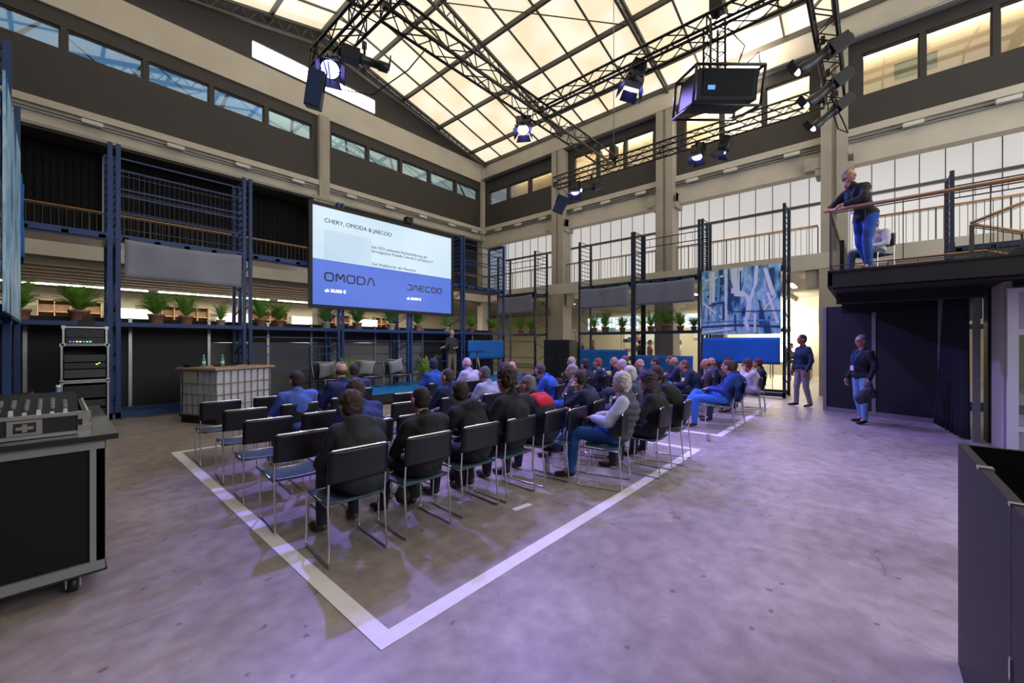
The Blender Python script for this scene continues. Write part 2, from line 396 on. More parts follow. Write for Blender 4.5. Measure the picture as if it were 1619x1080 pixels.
# ---- right wall along Y at X = XW
mb = MB()
mb.box(XW, XW+.35, YB-.3, YW, 10.75, 11.62); mb.box(XW-.12, XW+.35, YB-.3, YW, 7.84, 8.05); mb.box(XW+.02, XW+.35, YB-.3, YW, 7.3, 7.84)
mb.box(XW-.1, XW+.3, YB, YW, 6.98, 7.3)
struct('wall_right', mb, M_conc)
mb = MB(); mb.box(XW-.16, XW, YB, YW, 10.66, 10.76)
mb.tube([(XW-.2, YB, 10.72), (XW-.2, YW-.3, 10.72)], .04, 8)
struct('trim_%d' % n_tr, mb, M_alum); n_tr += 1
ZW0, ZW1 = 9.04, 10.3
bays = [(-9.1, -4.72), (-3.95, .42), (1.2, 5.57), (6.35, 10.6), (11.4, 16.2)]
WR = []
for bi, (y0, y1) in enumerate(bays):
    n = 3; pw = (y1-y0-.36)/n; wins = [(y0+.18+pw*k+.06, y0+.18+pw*(k+1)-.06) for k in range(n)]; WR.append(wins)
    mb = MB(); z0w = ZW0 if bi < 4 else 9.3; z1w = ZW1 if bi < 4 else 10.05
    mb.box(XW+.06, XW+.3, y0-.3, y1+.3, 8.05, z0w); mb.box(XW+.06, XW+.3, y0-.3, y1+.3, z1w, 10.75)
    e = y0-.3
    for a, b_ in wins:
        mb.box(XW+.06, XW+.3, e, a, z0w, z1w); e = b_
    mb.box(XW+.06, XW+.3, e, y1+.3, z0w, z1w)
    struct('wall_right', mb, M_dark)
    for a, b_ in wins:
        mb = MB(); mb.box(XW+.16, XW+.18, a, b_, z0w, z1w)
        for z in (z0w, z1w-.03): mb.box(XW+.12, XW+.2, a, b_, z, z+.03, 1)
        for x in (a, b_-.03): mb.box(XW+.12, XW+.2, x, x+.03, z0w, z1w, 1)
        struct('window_%d' % nw, mb, [M_glassw, M_frame]); nw += 1
# gallery rooms behind the right windows
M_room = mat('gallery_wall', '#e4d9c2', .7, var=.06, scale=.8)
mb = MB(); mb.box(18.6, 18.7, -9.3, 16.4, 8.4, 12.6); mb.box(16.3, 18.7, -9.3, 16.4, 12.5, 12.6); mb.box(16.3, 18.7, -9.3, 16.4, 8.3, 8.4)
mb.box(16.3, 18.6, 10.9, 11.0, 8.4, 12.5); mb.box(16.4, 18.6, .78, .84, 8.4, 12.5)
mb.box(18.3, 18.6, -9.3, 16.4, 11.72, 11.9)
struct('wall_right', mb, M_room)
mb = MB(); mb.box(XL, XW+2.1, YW+.35, YW+2.2, 7.4, 7.5); mb.box(XL, XW+2.1, YW+2.1, YW+2.2, DZ1_, 7.5); mb.box(XW+.35, XW+2.06, YB, YW+.4, 7.9, 8.0)
struct('ceiling', mb, M_dark)
mb = MB()
for a, b_ in ((-9, -4.6), (-4.2, .6), (1.1, 10.6), (11.2, 16)): mb.box(18.42, 18.58, a, b_, 11.45, 11.52)
tag(mb.build('strip_lamp', emi('warm_strip', (1, .8, .5), 9)), 'warm linear lamp along the back wall of the upper gallery rooms', 'strip lamp')
mb = MB(); mb.box(18.55, 18.6, -1.6, -.6, 10.4, 10.9)
struct('window_%d' % nw, mb, mat('gallery_inner_pane', '#93a08c', .3)); nw += 1

# ---- walkways (galleries) round the hall, parapet rails, polycarbonate wall behind
DZ0, DZ1 = 3.94, 4.3
mb = MB(); mb.box(XW-.35, 18.0, YB, YW+2, DZ0, DZ1); mb.box(XL, XW-.35, YW-.3, YW+2.2, DZ0, DZ1)
mb.box(XW-.42, XW-.35, YB, YW, DZ0-.05, DZ1+.08); mb.box(XL, XW-.35, YW-.38, YW-.3, DZ0-.05, DZ1+.08)
struct('floor', mb, M_conc)
mb = MB(); mb.box(XW+2.0, XW+2.06, YB, YW, DZ1, 7.9)
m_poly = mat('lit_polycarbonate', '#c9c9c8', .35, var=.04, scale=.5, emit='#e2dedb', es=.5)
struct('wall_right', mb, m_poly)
mb = MB()
y = YB
while y < YW:
    mb.box(XW+1.975, XW+2.0, y-.012, y+.012, DZ1, 7.9); y += .56
struct('trim_%d' % n_tr, mb, mat('panel_seam', '#8b8ca0', .5)); n_tr += 1
mb = MB(); mb.box(XW+1.9, XW+2.0, YB, YW, 6.5, 6.6)
struct('trim_%d' % n_tr, mb, M_alum); n_tr += 1
# sliding-door rails and small junction boxes under the ledges
for nm, pts in (('trim_%d' % n_tr, 'l'), ('trim_%d' % (n_tr+1), 'r')):
    mb = MB()
    for z in (7.66, 7.74):
        if pts == 'l': mb.box(XL, XW, YW-.06, YW+.02, z, z+.035)
        else: mb.box(XW-.06, XW+.02, YB, YW, z, z+.035)
    if pts == 'l': mb.box(XL, XW, YW-.2, YW-.05, 7.25, 7.33)
    struct(nm, mb, M_alum)
n_tr += 2
bx = MB().cb((0, 0, 0), (.42, .1, .1)).build('junction_box', M_white); bx.location = (0.7, YW-.17, 7.72)
tag(bx, 'white junction box under the ledge of the screen wall', 'junction box', 'white boxes under the screen wall ledge')
for x in (2.5, 4.3, 6.1, 8.2, 10, 11.8, 13.6, 15.2):
    c = bx.copy(); COL.objects.link(c); c.location = (x, YW-.17, 7.72)
bx2 = MB().cb((0, 0, 0), (.1, .42, .1)).build('junction_box', M_white); bx2.location = (XW-.17, -2.6, 7.72)
tag(bx2, 'white junction box under the ledge of the window wall', 'junction box', 'white boxes under the window wall ledge')
for y in (-.9, 1.9, 3.7, 5.0, 7, 8.6, 10, 12, 13.6, 15):
    c = bx2.copy(); COL.objects.link(c); c.location = (XW-.17, y, 7.72)

def railing(pts, label, step=.14, rail_r=.028, h=.98, zb=DZ1, bars=True, name='railing', rail_m=None):
    """baluster railing along a polyline of floor points (x, y, z)"""
    root = thing(name, label, 'railing', pts[0]); rl = MB(); bl = MB(); po = MB()
    P = [Vector(p) for p in pts]
    rl.tube([p+Vector((0, 0, h)) for p in P], rail_r, 10)
    for a, b_ in zip(P, P[1:]):
        L = (b_-a).length; n = max(1, int(L/step))
        po.bar(a+Vector((0, 0, .1)), b_+Vector((0, 0, .1)), .03, .012); po.bar(a+Vector((0, 0, h-.05)), b_+Vector((0, 0, h-.05)), .03, .012)
        for k in range(n+1):
            q = a.lerp(b_, k/n); th = .03 if k % 9 == 0 else .012
            (po if k % 9 == 0 else bl).bar(q+Vector((0, 0, .0 if th > .02 else .1)), q+Vector((0, 0, h-.03)), th, th)
    rl.build('handrail', rail_m or M_wood, root, True); bl.build('bar_infill', M_frame, root, True); po.build('rail_frame', M_frame, root, True)
    return root
railing([(-1.9, YW-.15, DZ1), (6.85, YW-.15, DZ1)], 'oak-topped railing of the gallery left of the projection screen')
railing([(7.4, YW-.15, DZ1), (15.5, YW-.15, DZ1)], 'oak-topped railing of the gallery behind the projection screen')
names = ['behind the balcony at the far right', 'behind the man on the balcony', 'between the two right columns', 'left of the second column from the balcony', 'in the far corner of the window wall']
for (y0, y1), s in zip(bays, names):
    railing([(XW-.2, y0+.02, DZ1), (XW-.2, y1-.02, DZ1)], 'oak-topped gallery railing '+s)
# pleated curtains on the left gallery
def curtain(x0, x1, y, z0, z1, label, along='x', m=None, amp=.045, per=.16, flare=0, parent=None):
    mb = MB(); n = int((x1-x0)/.035); rows = 6; vs = []
    for j in range(rows+1):
        z = z0+(z1-z0)*j/rows
        for i in range(n+1):
            s = x0+(x1-x0)*i/n; d = amp*math.sin(2*math.pi*s/per+.9*math.sin(s*3.1))*(1-.35*j/rows)
            d += flare*(1-j/rows)
            vs.append((s, y+d, z) if along == 'x' else (y+d, s, z))
    fs = [(j*(n+1)+i, j*(n+1)+i+1, (j+1)*(n+1)+i+1, (j+1)*(n+1)+i) for j in range(rows) for i in range(n)]
    mb.add(vs, fs, 0, True); o = mb.build('curtain', m or M_curt)
    md = o.modifiers.new('t', 'SOLIDIFY'); md.thickness = .008
    return tag(o, label, 'curtain')
curtain(-1.9, .98, YW+1.3, DZ1, 7.3, 'black curtain of the gallery, leftmost of the three')
curtain(1.06, 6.9, YW+1.3, DZ1, 7.3, 'black curtain of the gallery above the hanging grey cloth')
curtain(7.4, 15.7, YW+1.3, DZ1, 7.3, 'black curtain of the gallery behind the screen')
mb = MB(); mb.box(.96, 1.04, YW+1.1, YW+1.2, DZ1, 7.3)
struct('trim_%d' % n_tr, mb, M_alum); n_tr += 1

# ---- rooms under the walkways
M_wallb = mat('undercroft_wall', '#c4bb9f', .7, var=.05)
M_ceilb = mat('undercroft_ceiling', '#8f897c', .8, var=.08)
mb = MB(); mb.box(XL-.3, 25.3, YW+7.2, YW+7.4, 0, 4.0); mb.box(25, 25.3, YB, YW+7.2, 0, 4.0); struct('wall_back', mb, M_wallb)
mb = MB(); mb.box(XL, 25.2, YW+2.2, YW+7.3, DZ0, DZ0+.2); mb.box(18.0, 25.2, YB, YW+2.2, DZ0, DZ0+.2)
for k in range(9): mb.box(XL, 25, YW+.1+k*.85, YW+.28+k*.85, DZ0-.22, DZ0)
for k in range(14): mb.box(18.1, 25, YB+1+k*1.8, YB+1.2+k*1.8, DZ0-.22, DZ0)
struct('ceiling', mb, M_ceilb)
mb = MB(); mb.box(XL-.3, XL, YB, YW+7, 0, 11.7); struct('wall_side', mb, M_dark)
mb = MB(); mb.box(XL, 25, YB-.3, YB, 0, 4); mb.box(XL, XW, YB-.3, YB, 4, 11.7); struct('wall_back', mb, M_dark)
mb = MB(); mb.box(0, 15, YB, YB+.05, 3.5, 9.5)
for k in range(8): mb.box(k*15/7-.05, k*15/7+.05, YB+.05, YB+.12, 3.5, 9.5, 1)
struct('window_%d' % nw, mb, [emi('facade_fill_glow', (.93, .96, 1.), 3.2), M_frame]); nw += 1  # unseen glowing pane added behind the camera as frontal fill light
# bright windows high in the far white wall on the right
M_fw = emi('far_window', (.7, .9, 1), 1.1)
for k in range(16):
    y = -6+k*1.32
    mb = MB(); mb.box(24.93, 24.98, y, y+1.1, 2.55, 3.35)
    for q in range(5): mb.box(24.9, 24.93, y+q*.27, y+q*.27+.03, 2.55, 3.35, 1)
    struct('window_%d' % nw, mb, [M_fw, M_white]); nw += 1
def tubelight(p, q, label, w=.14, name='strip_light', s=7):
    root = thing(name, label, 'light', p); P, Q = Vector(p), Vector(q)
    MB().bar(P+Vector((0, 0, .035)), Q+Vector((0, 0, .035)), w+.04, .03).build('housing', M_white, root, True)
    MB().bar(P, Q, w, .04).build('diffuser', emi('tube_white', (1, .97, .88), s), root, True)
    return root
for i, (a, b_) in enumerate([(-1.4, 2.4), (2.7, 6.6), (7.0, 10.8), (11.2, 15)]):
    tubelight((a, 20.9, 3.62), (b_, 20.9, 3.62), 'long strip light under the gallery behind the ferns, ' + ['leftmost', 'second from left', 'third from left', 'rightmost'][i])
k = 0
for y in (2.1, 3.8, 5.6, 7.8, 9.8, 11.8):
    tubelight((17.0, y, 3.68), (18.3, y, 3.68), 'fluorescent ceiling light under the window gallery, number %s from the balcony' % ['one', 'two', 'three', 'four', 'five', 'six'][k]); k += 1
for j, x in enumerate((19.0, 20.4, 21.8, 23.2)):
    tubelight((x, 1.0, 3.68), (x+.8, 1.0, 3.68), 'short fluorescent light in the row left of the balcony, ' + ['nearest', 'second nearest', 'second farthest', 'farthest'][j], .3, s=10)
# ================================================================ PEOPLE
def voxel(mb, size, it=6, fac=.5, wob=0, seed=0, matfn=None, mats=1):
    me = mb.mesh('tmp', [])
    o = bpy.data.objects.new('tmp', me); COL.objects.link(o)
    r = o.modifiers.new('r', 'REMESH'); r.mode = 'VOXEL'; r.voxel_size = size; r.use_smooth_shade = True
    if it:
        s = o.modifiers.new('s', 'SMOOTH'); s.factor = fac; s.iterations = it
    dg = bpy.context.evaluated_depsgraph_get(); dg.update()
    ne = bpy.data.meshes.new_from_object(o.evaluated_get(dg)); bpy.data.objects.remove(o)
    if wob:
        for v in ne.vertices:
            p = v.co*9+Vector((seed*7.3, 0, 0)); d = noise.noise(p)+.5*noise.noise(p*2.3)
            v.co += v.normal*wob*d
    ne.materials.clear()
    for k in range(mats): ne.materials.append(None)
    for p in ne.polygons: p.use_smooth = True
    if matfn:
        for p in ne.polygons: p.material_index = matfn(p.center)
    return ne
def join(ms):
    bm = bmesh.new()
    for m in ms: bm.from_mesh(m)
    me = ms[0]; bm.to_mesh(me); bm.free()
    for m in ms[1:]: bpy.data.meshes.remove(m)
    return me
def V(*a): return Vector(a)
def hand(mb, w, d, n, curl=.5, side=1, sc=1.):
    """palm, four unequal bent fingers and a thumb. w wrist, d finger direction, n back-of-hand normal"""
    d = d.normalized(); n = (n-d*n.dot(d)).normalized(); x = d.cross(n)*side
    pc = w+d*.05*sc
    Q = Matrix((x, d, n)).transposed()
    mb.ell(pc, (.041*sc, .052*sc, .017*sc), rot=Q)
    mb.cap(w-d*.02, w+d*.03, .026*sc, .027*sc, 10)
    for k, (o, L) in enumerate(((-.031, .068), (-.010, .078), (.011, .073), (.031, .056))):
        a = w+d*.088*sc+x*o*sc
        d1 = (d*math.cos(curl*.6)-n*math.sin(curl*.6)); d2 = (d*math.cos(curl*1.5)-n*math.sin(curl*1.5)); d3 = (d*math.cos(curl*2.2)-n*math.sin(curl*2.2))
        b1 = a+d1*L*.45*sc; b2 = b1+d2*L*.33*sc; b3 = b2+d3*L*.25*sc
        mb.cap(a-d*.012, b1, .0098*sc, .0092*sc, 8); mb.cap(b1, b2, .0092*sc, .0086*sc, 8); mb.cap(b2, b3, .0086*sc, .0078*sc, 8)
    t0 = w+d*.022*sc-x*.03*sc; t1 = t0+(d*.6-x*.8-n*.25).normalized()*.042*sc; t2 = t1+(d*.95-x*.25-n*.35).normalized()*.034*sc
    mb.cap(t0, t1, .0135*sc, .0115*sc, 8); mb.cap(t1, t2, .0115*sc, .0095*sc, 8)
def head_prims(mb, M):
    """head with face; M maps head space (+Y forward, origin mid-head) to body space"""
    Q = M.to_3x3()
    def e(c, r): mb.ell(M @ Vector(c), r, rot=Q, n=18, k=12)
    def c(p, q, a, b): mb.cap(M @ Vector(p), M @ Vector(q), a, b, 10)
    e((0, -.012, .03), (.076, .096, .098)); e((0, .018, -.035), (.060, .070, .075)); e((0, .046, -.082), (.030, .030, .026))
    e((0, .072, .032), (.058, .018, .013)); e((-.034, .062, -.018), (.024, .02, .022)); e((.034, .062, -.018), (.024, .02, .022))
    c((0, .086, .014), (0, .106, -.018), .010, .0145); c((-.013, .092, -.022), (.013, .092, -.022), .009, .009)
    e((0, .083, -.052), (.025, .012, .0065)); e((0, .081, -.062), (.022, .012, .0075))
    for s in (-1, 1):
        e((s*.078, -.006, -.004), (.010, .020, .032)); e((s*.086, -.016, .004), (.006, .014, .022))
        e((s*.031, .074, .010), (.014, .012, .009))
    c((0, -.03, -.06), (0, -.035, -.12), .054, .056)
def head_mat(Mi):
    def f(p):
        q = Mi @ p
        if q.y > .07 and abs(abs(q.x)-.031) < .011 and abs(q.z-.009) < .006: return 1
        if q.y > .085 and abs(q.x) < .024 and abs(q.z+.057) < .009: return 2
        return 0
    return f
def make_figure(P, vs=.0062, seedv=0, coat_len=0, puffy=0, hood=False, bulk=1., vest=False):
    """P: joints dict. returns meshes body, jacket, trousers, shoes. Everything one pose."""
    H, hr = P['head'], P.get('hrot', (0, 0, 0))
    MH = Matrix.LocRotScale(H, Euler([R(a) for a in hr], 'XYZ'), Vector((1, 1, 1)))
    hips, chest, neck = P['hips'], P['chest'], P['neck']; sh = P['sh']; el = P['el']; wr = P['wr']; kn = P['kn']; an = P['an']; hj = P['hj']
    up = (neck-hips).normalized(); b = bulk
    sx = (sh[1]-sh[0]).normalized()
    QT = Matrix((sx, up.cross(sx), up)).transposed()
    def torso(mb, g):
        mb.ell(hips, (.155*b+g, .115*b+g, .11+g), rot=QT, n=18)
        mid = hips.lerp(chest, .5); mb.ell(mid, (.142*b+g, .108*b+g, .15+g), rot=QT, n=18)
        mb.ell(chest, (.168*b+g, .112*b+g, .16+g), rot=QT, n=18)
        mb.cap(sh[0]*.92+sh[1]*.08, sh[1]*.92+sh[0]*.08, .058+g, .058+g, 14)
        tr = neck-up*.02; mb.cap(tr, sh[0]*.7+tr*.3, .055+g, .05+g); mb.cap(tr, sh[1]*.7+tr*.3, .055+g, .05+g)
    body = MB(); torso(body, -.012); hdm = MB(); head_prims(hdm, MH); hands = MB()
    nb = MH @ V(0, -.03, -.07); hdm.cap(neck-up*.03, nb, .060, .052)
    for i in (0, 1):
        body.cap(sh[i], el[i], .048, .040); body.cap(el[i], wr[i], .040, .026)
        hd = P['hd'][i]; hand(hands, wr[i], hd[0], hd[1], hd[2], 1 if i else -1)
        body.cap(hj[i], kn[i], .075, .052); body.cap(kn[i], an[i], .052, .036)
        body.cap(an[i], an[i]+P['ft'][i]*.08+V(0, 0, -.035), .034, .026)
    m = {}
    m['body'] = join([voxel(body, .02, 2, .4, mats=3), voxel(hdm, .0085, 2, .4, matfn=head_mat(MH.inverted()), mats=3), voxel(hands, vs, 1, .4, mats=3)])
    j = MB(); torso(j, .012)
    for i in ((0, 1) if not vest else ()):
        we = wr[i].lerp(el[i], .06)
        j.cap(sh[i], el[i], .068, .057); j.cap(el[i], we, .057, .043)
        ej = el[i]; j.ell(ej, (.06, .06, .06))
    j.cap(neck-up*.05, neck+up*.02, .078, .068)
    j.ell(hips+V(0, 0, -.03) if coat_len else hips, (.175*b, .135*b, .125), rot=QT)
    if coat_len:
        for i in (0, 1): j.cap(hj[i], hj[i].lerp(kn[i], coat_len), .105, .10)
    if hood:
        bk = QT @ V(0, -1, 0); mbk = neck+bk*.085-up*.02
        j.ell(mbk, (.115, .06, .075), rot=QT); j.cap(neck+bk*.04+sx*.08, neck+bk*.04-sx*.08, .05, .05)
    m['jacket'] = voxel(j, .0165, 5, .5, wob=.014, seed=seedv)
    if puffy:
        me = m['jacket']; inv = QT.inverted()
        for v in me.vertices:
            z = (inv @ (v.co-hips)).z; v.co += v.normal*(.020*abs(math.sin(z*math.pi/.075))-.006)
    t = MB(); t.ell(hips+V(0, 0, -.02), (.165*b, .125*b, .12), rot=QT)
    for i in (0, 1):
        t.cap(hj[i], kn[i], .095*min(b, 1.1), .07); t.cap(kn[i], an[i]+V(0, 0, .0), .068, .055)
    m['trousers'] = voxel(t, .019, 4, .5, wob=.007, seed=seedv+5)
    sho = []
    for i in (0, 1):
        s = MB(); f = P['ft'][i].normalized(); a = an[i]+V(0, 0, -.052); Qf = Matrix((f.cross(V(0, 0, 1)), f, f.cross(V(0, 0, 1)).cross(f))).transposed()
        s.ell(a+f*.005+V(0, 0, .012), (.045, .062, .042), rot=Qf); s.ell(a+f*.085-V(0, 0, .008), (.047, .095, .034), rot=Qf); s.ell(a+f*.15-V(0, 0, .012), (.044, .05, .028), rot=Qf)
        s.cap(an[i]+V(0, 0, .02), an[i]-V(0, 0, .03), .044, .046)
        sho.append(voxel(s, .011, 3, .5))
    m['shoes'] = sho; m['MH'] = MH; m['QT'] = QT; m['neck'] = neck; m['hips'] = hips; m['chest'] = chest; m['sh'] = sh
    return m
def mirror(P):
    f = lambda v: V(-v.x, v.y, v.z); Q = dict(P)
    for k in ('hips', 'chest', 'neck', 'head'): Q[k] = f(P[k])
    for k in ('sh', 'el', 'wr', 'kn', 'an', 'hj', 'ft'): Q[k] = [f(P[k][1]), f(P[k][0])]
    h = P.get('hrot', (0, 0, 0)); Q['hrot'] = (h[0], -h[1], -h[2])
    Q['hd'] = [(f(a), f(n), c) for a, n, c in (P['hd'][1], P['hd'][0])]
    return Q
def seat(head=V(0, -.03, 1.115), hrot=(4, 0, 0), lean=0., el=None, wr=None, kn=None, an=None, hd=None):
    """seated, facing +Y; origin on the floor under the seat centre"""
    def L(y, z): return V(0, y+lean*(z-.55), z)
    P = dict(hips=V(0, -.12, .575), chest=L(-.155, .80), neck=L(-.125, .965), head=head+V(0, lean*.55, -abs(lean)*.08), hrot=hrot,
             sh=[V(-.175, -.135+lean*.37, .925), V(.175, -.135+lean*.37, .925)],
             hj=[V(-.09, -.08, .525), V(.09, -.08, .525)], kn=kn or [V(-.14, .36, .52), V(.13, .36, .52)], an=an or [V(-.15, .36, .1), V(.14, .40, .1)],
             el=el or [V(-.235, -.02, .68), V(.235, -.02, .68)], wr=wr or [V(-.10, .20, .625), V(.11, .19, .625)], ft=[V(-.15, 1, 0), V(.15, 1, 0)],
             hd=hd or [(V(.5, .8, -.1), V(-.2, 0, 1), .5), (V(-.6, .7, -.1), V(.2, 0, 1), .5)])
    return P
POSES = {
 'lap': seat(),
 'lean': seat(hrot=(6, 0, 12), lean=.35, el=[V(-.24, .12, .66), V(.24, .12, .66)], wr=[V(-.08, .36, .64), V(.07, .34, .66)], hd=[(V(.6, .7, 0), V(-.2, 0, 1), .8), (V(-.7, .6, 0), V(.2, 0, 1), .7)]),
 'fold': seat(hrot=(-2, 0, -18), lean=-.12, el=[V(-.24, -.03, .70), V(.24, -.02, .70)], wr=[V(.05, .10, .77), V(-.06, .07, .73)], hd=[(V(1, .05, .1), V(0, 1, .1), .5), (V(-1, .1, 0), V(0, 1, 0), .5)]),
 'chin': seat(hrot=(2, 0, 20), lean=.1, el=[V(-.22, .02, .68), V(.19, .10, .78)], wr=[V(.02, .16, .70), V(.10, .10, 1.0)], hd=[(V(.8, .4, 0), V(-.1, 0, 1), .6), (V(-.45, -.4, .9), V(.6, .5, .4), 1.0)]),
 'cross': seat(hrot=(0, 0, -22), lean=-.2, kn=[V(-.12, .36, .53), V(.03, .38, .62)], an=[V(-.13, .40, .1), V(-.16, .56, .36)], el=[V(-.24, -.06, .70), V(.24, -.04, .70)], wr=[V(-.04, .17, .70), V(.09, .15, .70)]),
}
STAND = dict(hips=V(0, 0, .96), chest=V(0, -.01, 1.26), neck=V(0, -.02, 1.47), head=V(0, .015, 1.635), hrot=(0, 0, 0), sh=[V(-.172, -.02, 1.41), V(.172, -.02, 1.41)],
             el=[V(-.26, -.03, 1.13), V(.26, -.03, 1.13)], wr=[V(-.26, .05, .89), V(.26, .05, .89)], hj=[V(-.09, 0, .93), V(.09, 0, .93)],
             kn=[V(-.11, .02, .50), V(.11, .02, .50)], an=[V(-.12, -.02, .10), V(.12, -.02, .10)], ft=[V(-.2, 1, 0), V(.25, 1, 0)],
             hd=[(V(.05, .2, -1), V(-1, .2, 0), .5), (V(-.05, .2, -1), V(1, .2, 0), .5)])
FIG = {}
def fig(key):
    if key in FIG: return FIG[key]
    base, mir, opt = key
    P = POSES[base] if base in POSES else STANDS[base]
    if mir: P = mirror(P)
    FIG[key] = make_figure(P, seedv=len(FIG), **dict(opt)); return FIG[key]
HAIR = {}
def hair_mesh(kind, MH):
    k = (kind, tuple(round(x, 4) for r in MH for x in r))
    if k in HAIR: return HAIR[k]
    mb = MB(); Q = MH.to_3x3()
    def e(c, r): mb.ell(MH @ Vector(c), r, rot=Q, n=18, k=12)
    wob = .006; it = 2
    if kind == 'short': e((0, -.022, .046), (.083, .097, .094)); e((0, -.042, .005), (.080, .074, .085)); e((0, -.07, -.05), (.05, .03, .04))
    elif kind == 'buzz': e((0, -.020, .038), (.0785, .095, .094)); e((0, -.040, .0), (.077, .072, .08)); wob = .001
    elif kind == 'bald': e((0, -.045, .0), (.0795, .07, .052)); e((0, -.03, .052), (.06, .06, .0752)); wob = .001
    elif kind == 'curly': e((0, -.018, .062), (.092, .100, .098)); e((0, -.045, .01), (.088, .078, .085)); wob = .022; it = 1
    elif kind == 'full': e((0, -.022, .052), (.090, .102, .098)); e((0, -.046, .0), (.089, .080, .09)); e((0, -.075, -.06), (.06, .035, .05)); wob = .010
    elif kind == 'long':
        e((0, -.022, .050), (.098, .110, .104)); e((0, -.05, -.02), (.108, .088, .13)); wob = .012
        for s in (-.06, 0, .06): mb.cap(MH @ V(s, -.07, -.06), MH @ V(s*1.5, -.14, -.38), .072, .06)
        mb.cap(MH @ V(-.085, -.02, -.06), MH @ V(-.11, -.03, -.24), .035, .03); mb.cap(MH @ V(.085, -.02, -.06), MH @ V(.11, -.03, -.24), .035, .03)
    me = voxel(mb, .0115, it, .5, wob=0)
    f = 55 if kind == 'curly' else 38
    for v in me.vertices:
        v.co += v.normal*wob*(noise.noise(v.co*f)+.6*noise.noise(v.co*f*2.1))
    HAIR[k] = me; return me
M_eye = mat('eye_dark', '#241a16', .3); M_lip = mat('lip', '#8d4d46', .5)
def cm(prefix, c, rough=.8, **k): return mat(prefix+'_'+c.strip('#'), c, rough, **k)
NP = [0]
def slot(o, mats):
    for i, m in enumerate(mats):
        o.material_slots[i].link = 'OBJECT'; o.material_slots[i].material = m
def person(loc, rz, key, hair, hairc, jack, trou, label, shoe='#1a1716', skin='#b98a72', scale=1., extra=None, group=None):
    F = fig(key)
    body = bpy.data.objects.new('person', F['body']); COL.objects.link(body)
    body.location = loc; body.rotation_euler = (0, 0, R(rz)); body.scale = (scale,)*3
    slot(body, [cm('skin', skin, .55), M_eye, M_lip]); tag(body, label, 'person', group)
    def ch(nm, me, m):
        o = bpy.data.objects.new(nm, me); COL.objects.link(o); o.parent = body; slot(o, [m]); return o
    ch('jacket' if jack[1] == 'j' else ('sweater' if jack[1] == 's' else 'shirt'), F['jacket'], cm('cloth', jack[0], .85, var=.12, scale=7))
    ch('trousers', F['trousers'], cm('cloth', trou, .85, var=.12, scale=7))
    for s in F['shoes']: ch('shoe', s, cm('shoe', shoe, .5))
    if hair: ch('hair', hair_mesh(hair, F['MH']), cm('hair', hairc, .75, var=.25, scale=40))
    if extra: extra(body, F)
    return body
def lanyard(color='#2a5db0', badge=True):
    def f(body, F):
        n, c, Q = F['neck'], F['chest'], F['QT']; mb = MB(); fr = c+Q @ V(0, .165, -.10)
        for s in (-1, 1): mb.tube([n+Q @ V(0, -.07, .02), n+Q @ V(s*.075, -.01, .03), c+Q @ V(s*.06, .145, .10), fr], .008, 6)
        mb.build('lanyard', cm('strap', color), body)
        if badge: MB().cb(fr+V(0, .012, -.05), (.075, .006, .1)).build('badge', M_white, body)
    return f
def glasses(body, F):
    mb = MB(); M = F['MH']
    for s in (-1, 1):
        ring = [M @ V(s*.032+.022*math.cos(a), .094, .010+.016*math.sin(a)) for a in [k*math.pi/5 for k in range(11)]]
        mb.tube(ring, .0025, 5); mb.tube([M @ V(s*.054, .09, .014), M @ V(s*.08, .0, .012)], .0025, 5)
    mb.tube([M @ V(-.01, .094, .012), M @ V(.01, .094, .012)], .0025, 5)
    mb.build('glasses', M_black, body)
def collar(color):
    def f(body, F):
        n, Q = F['neck'], F['QT']; rs = []
        for z, r in ((-.0, .080), (.045, .072), (.045, .062), (0, .066)):
            rs.append([n+Q @ V(r*math.cos(a), r*math.sin(a)-.0, z+.012*math.sin(a)) for a in [k*math.pi/8 for k in range(16)]])
        MB().rings(rs+[rs[0]], 0, True, False).build('collar', cm('cloth', color), body)
    return f
def both(*fs):
    def f(b, F):
        for g in fs: g(b, F)
    return f

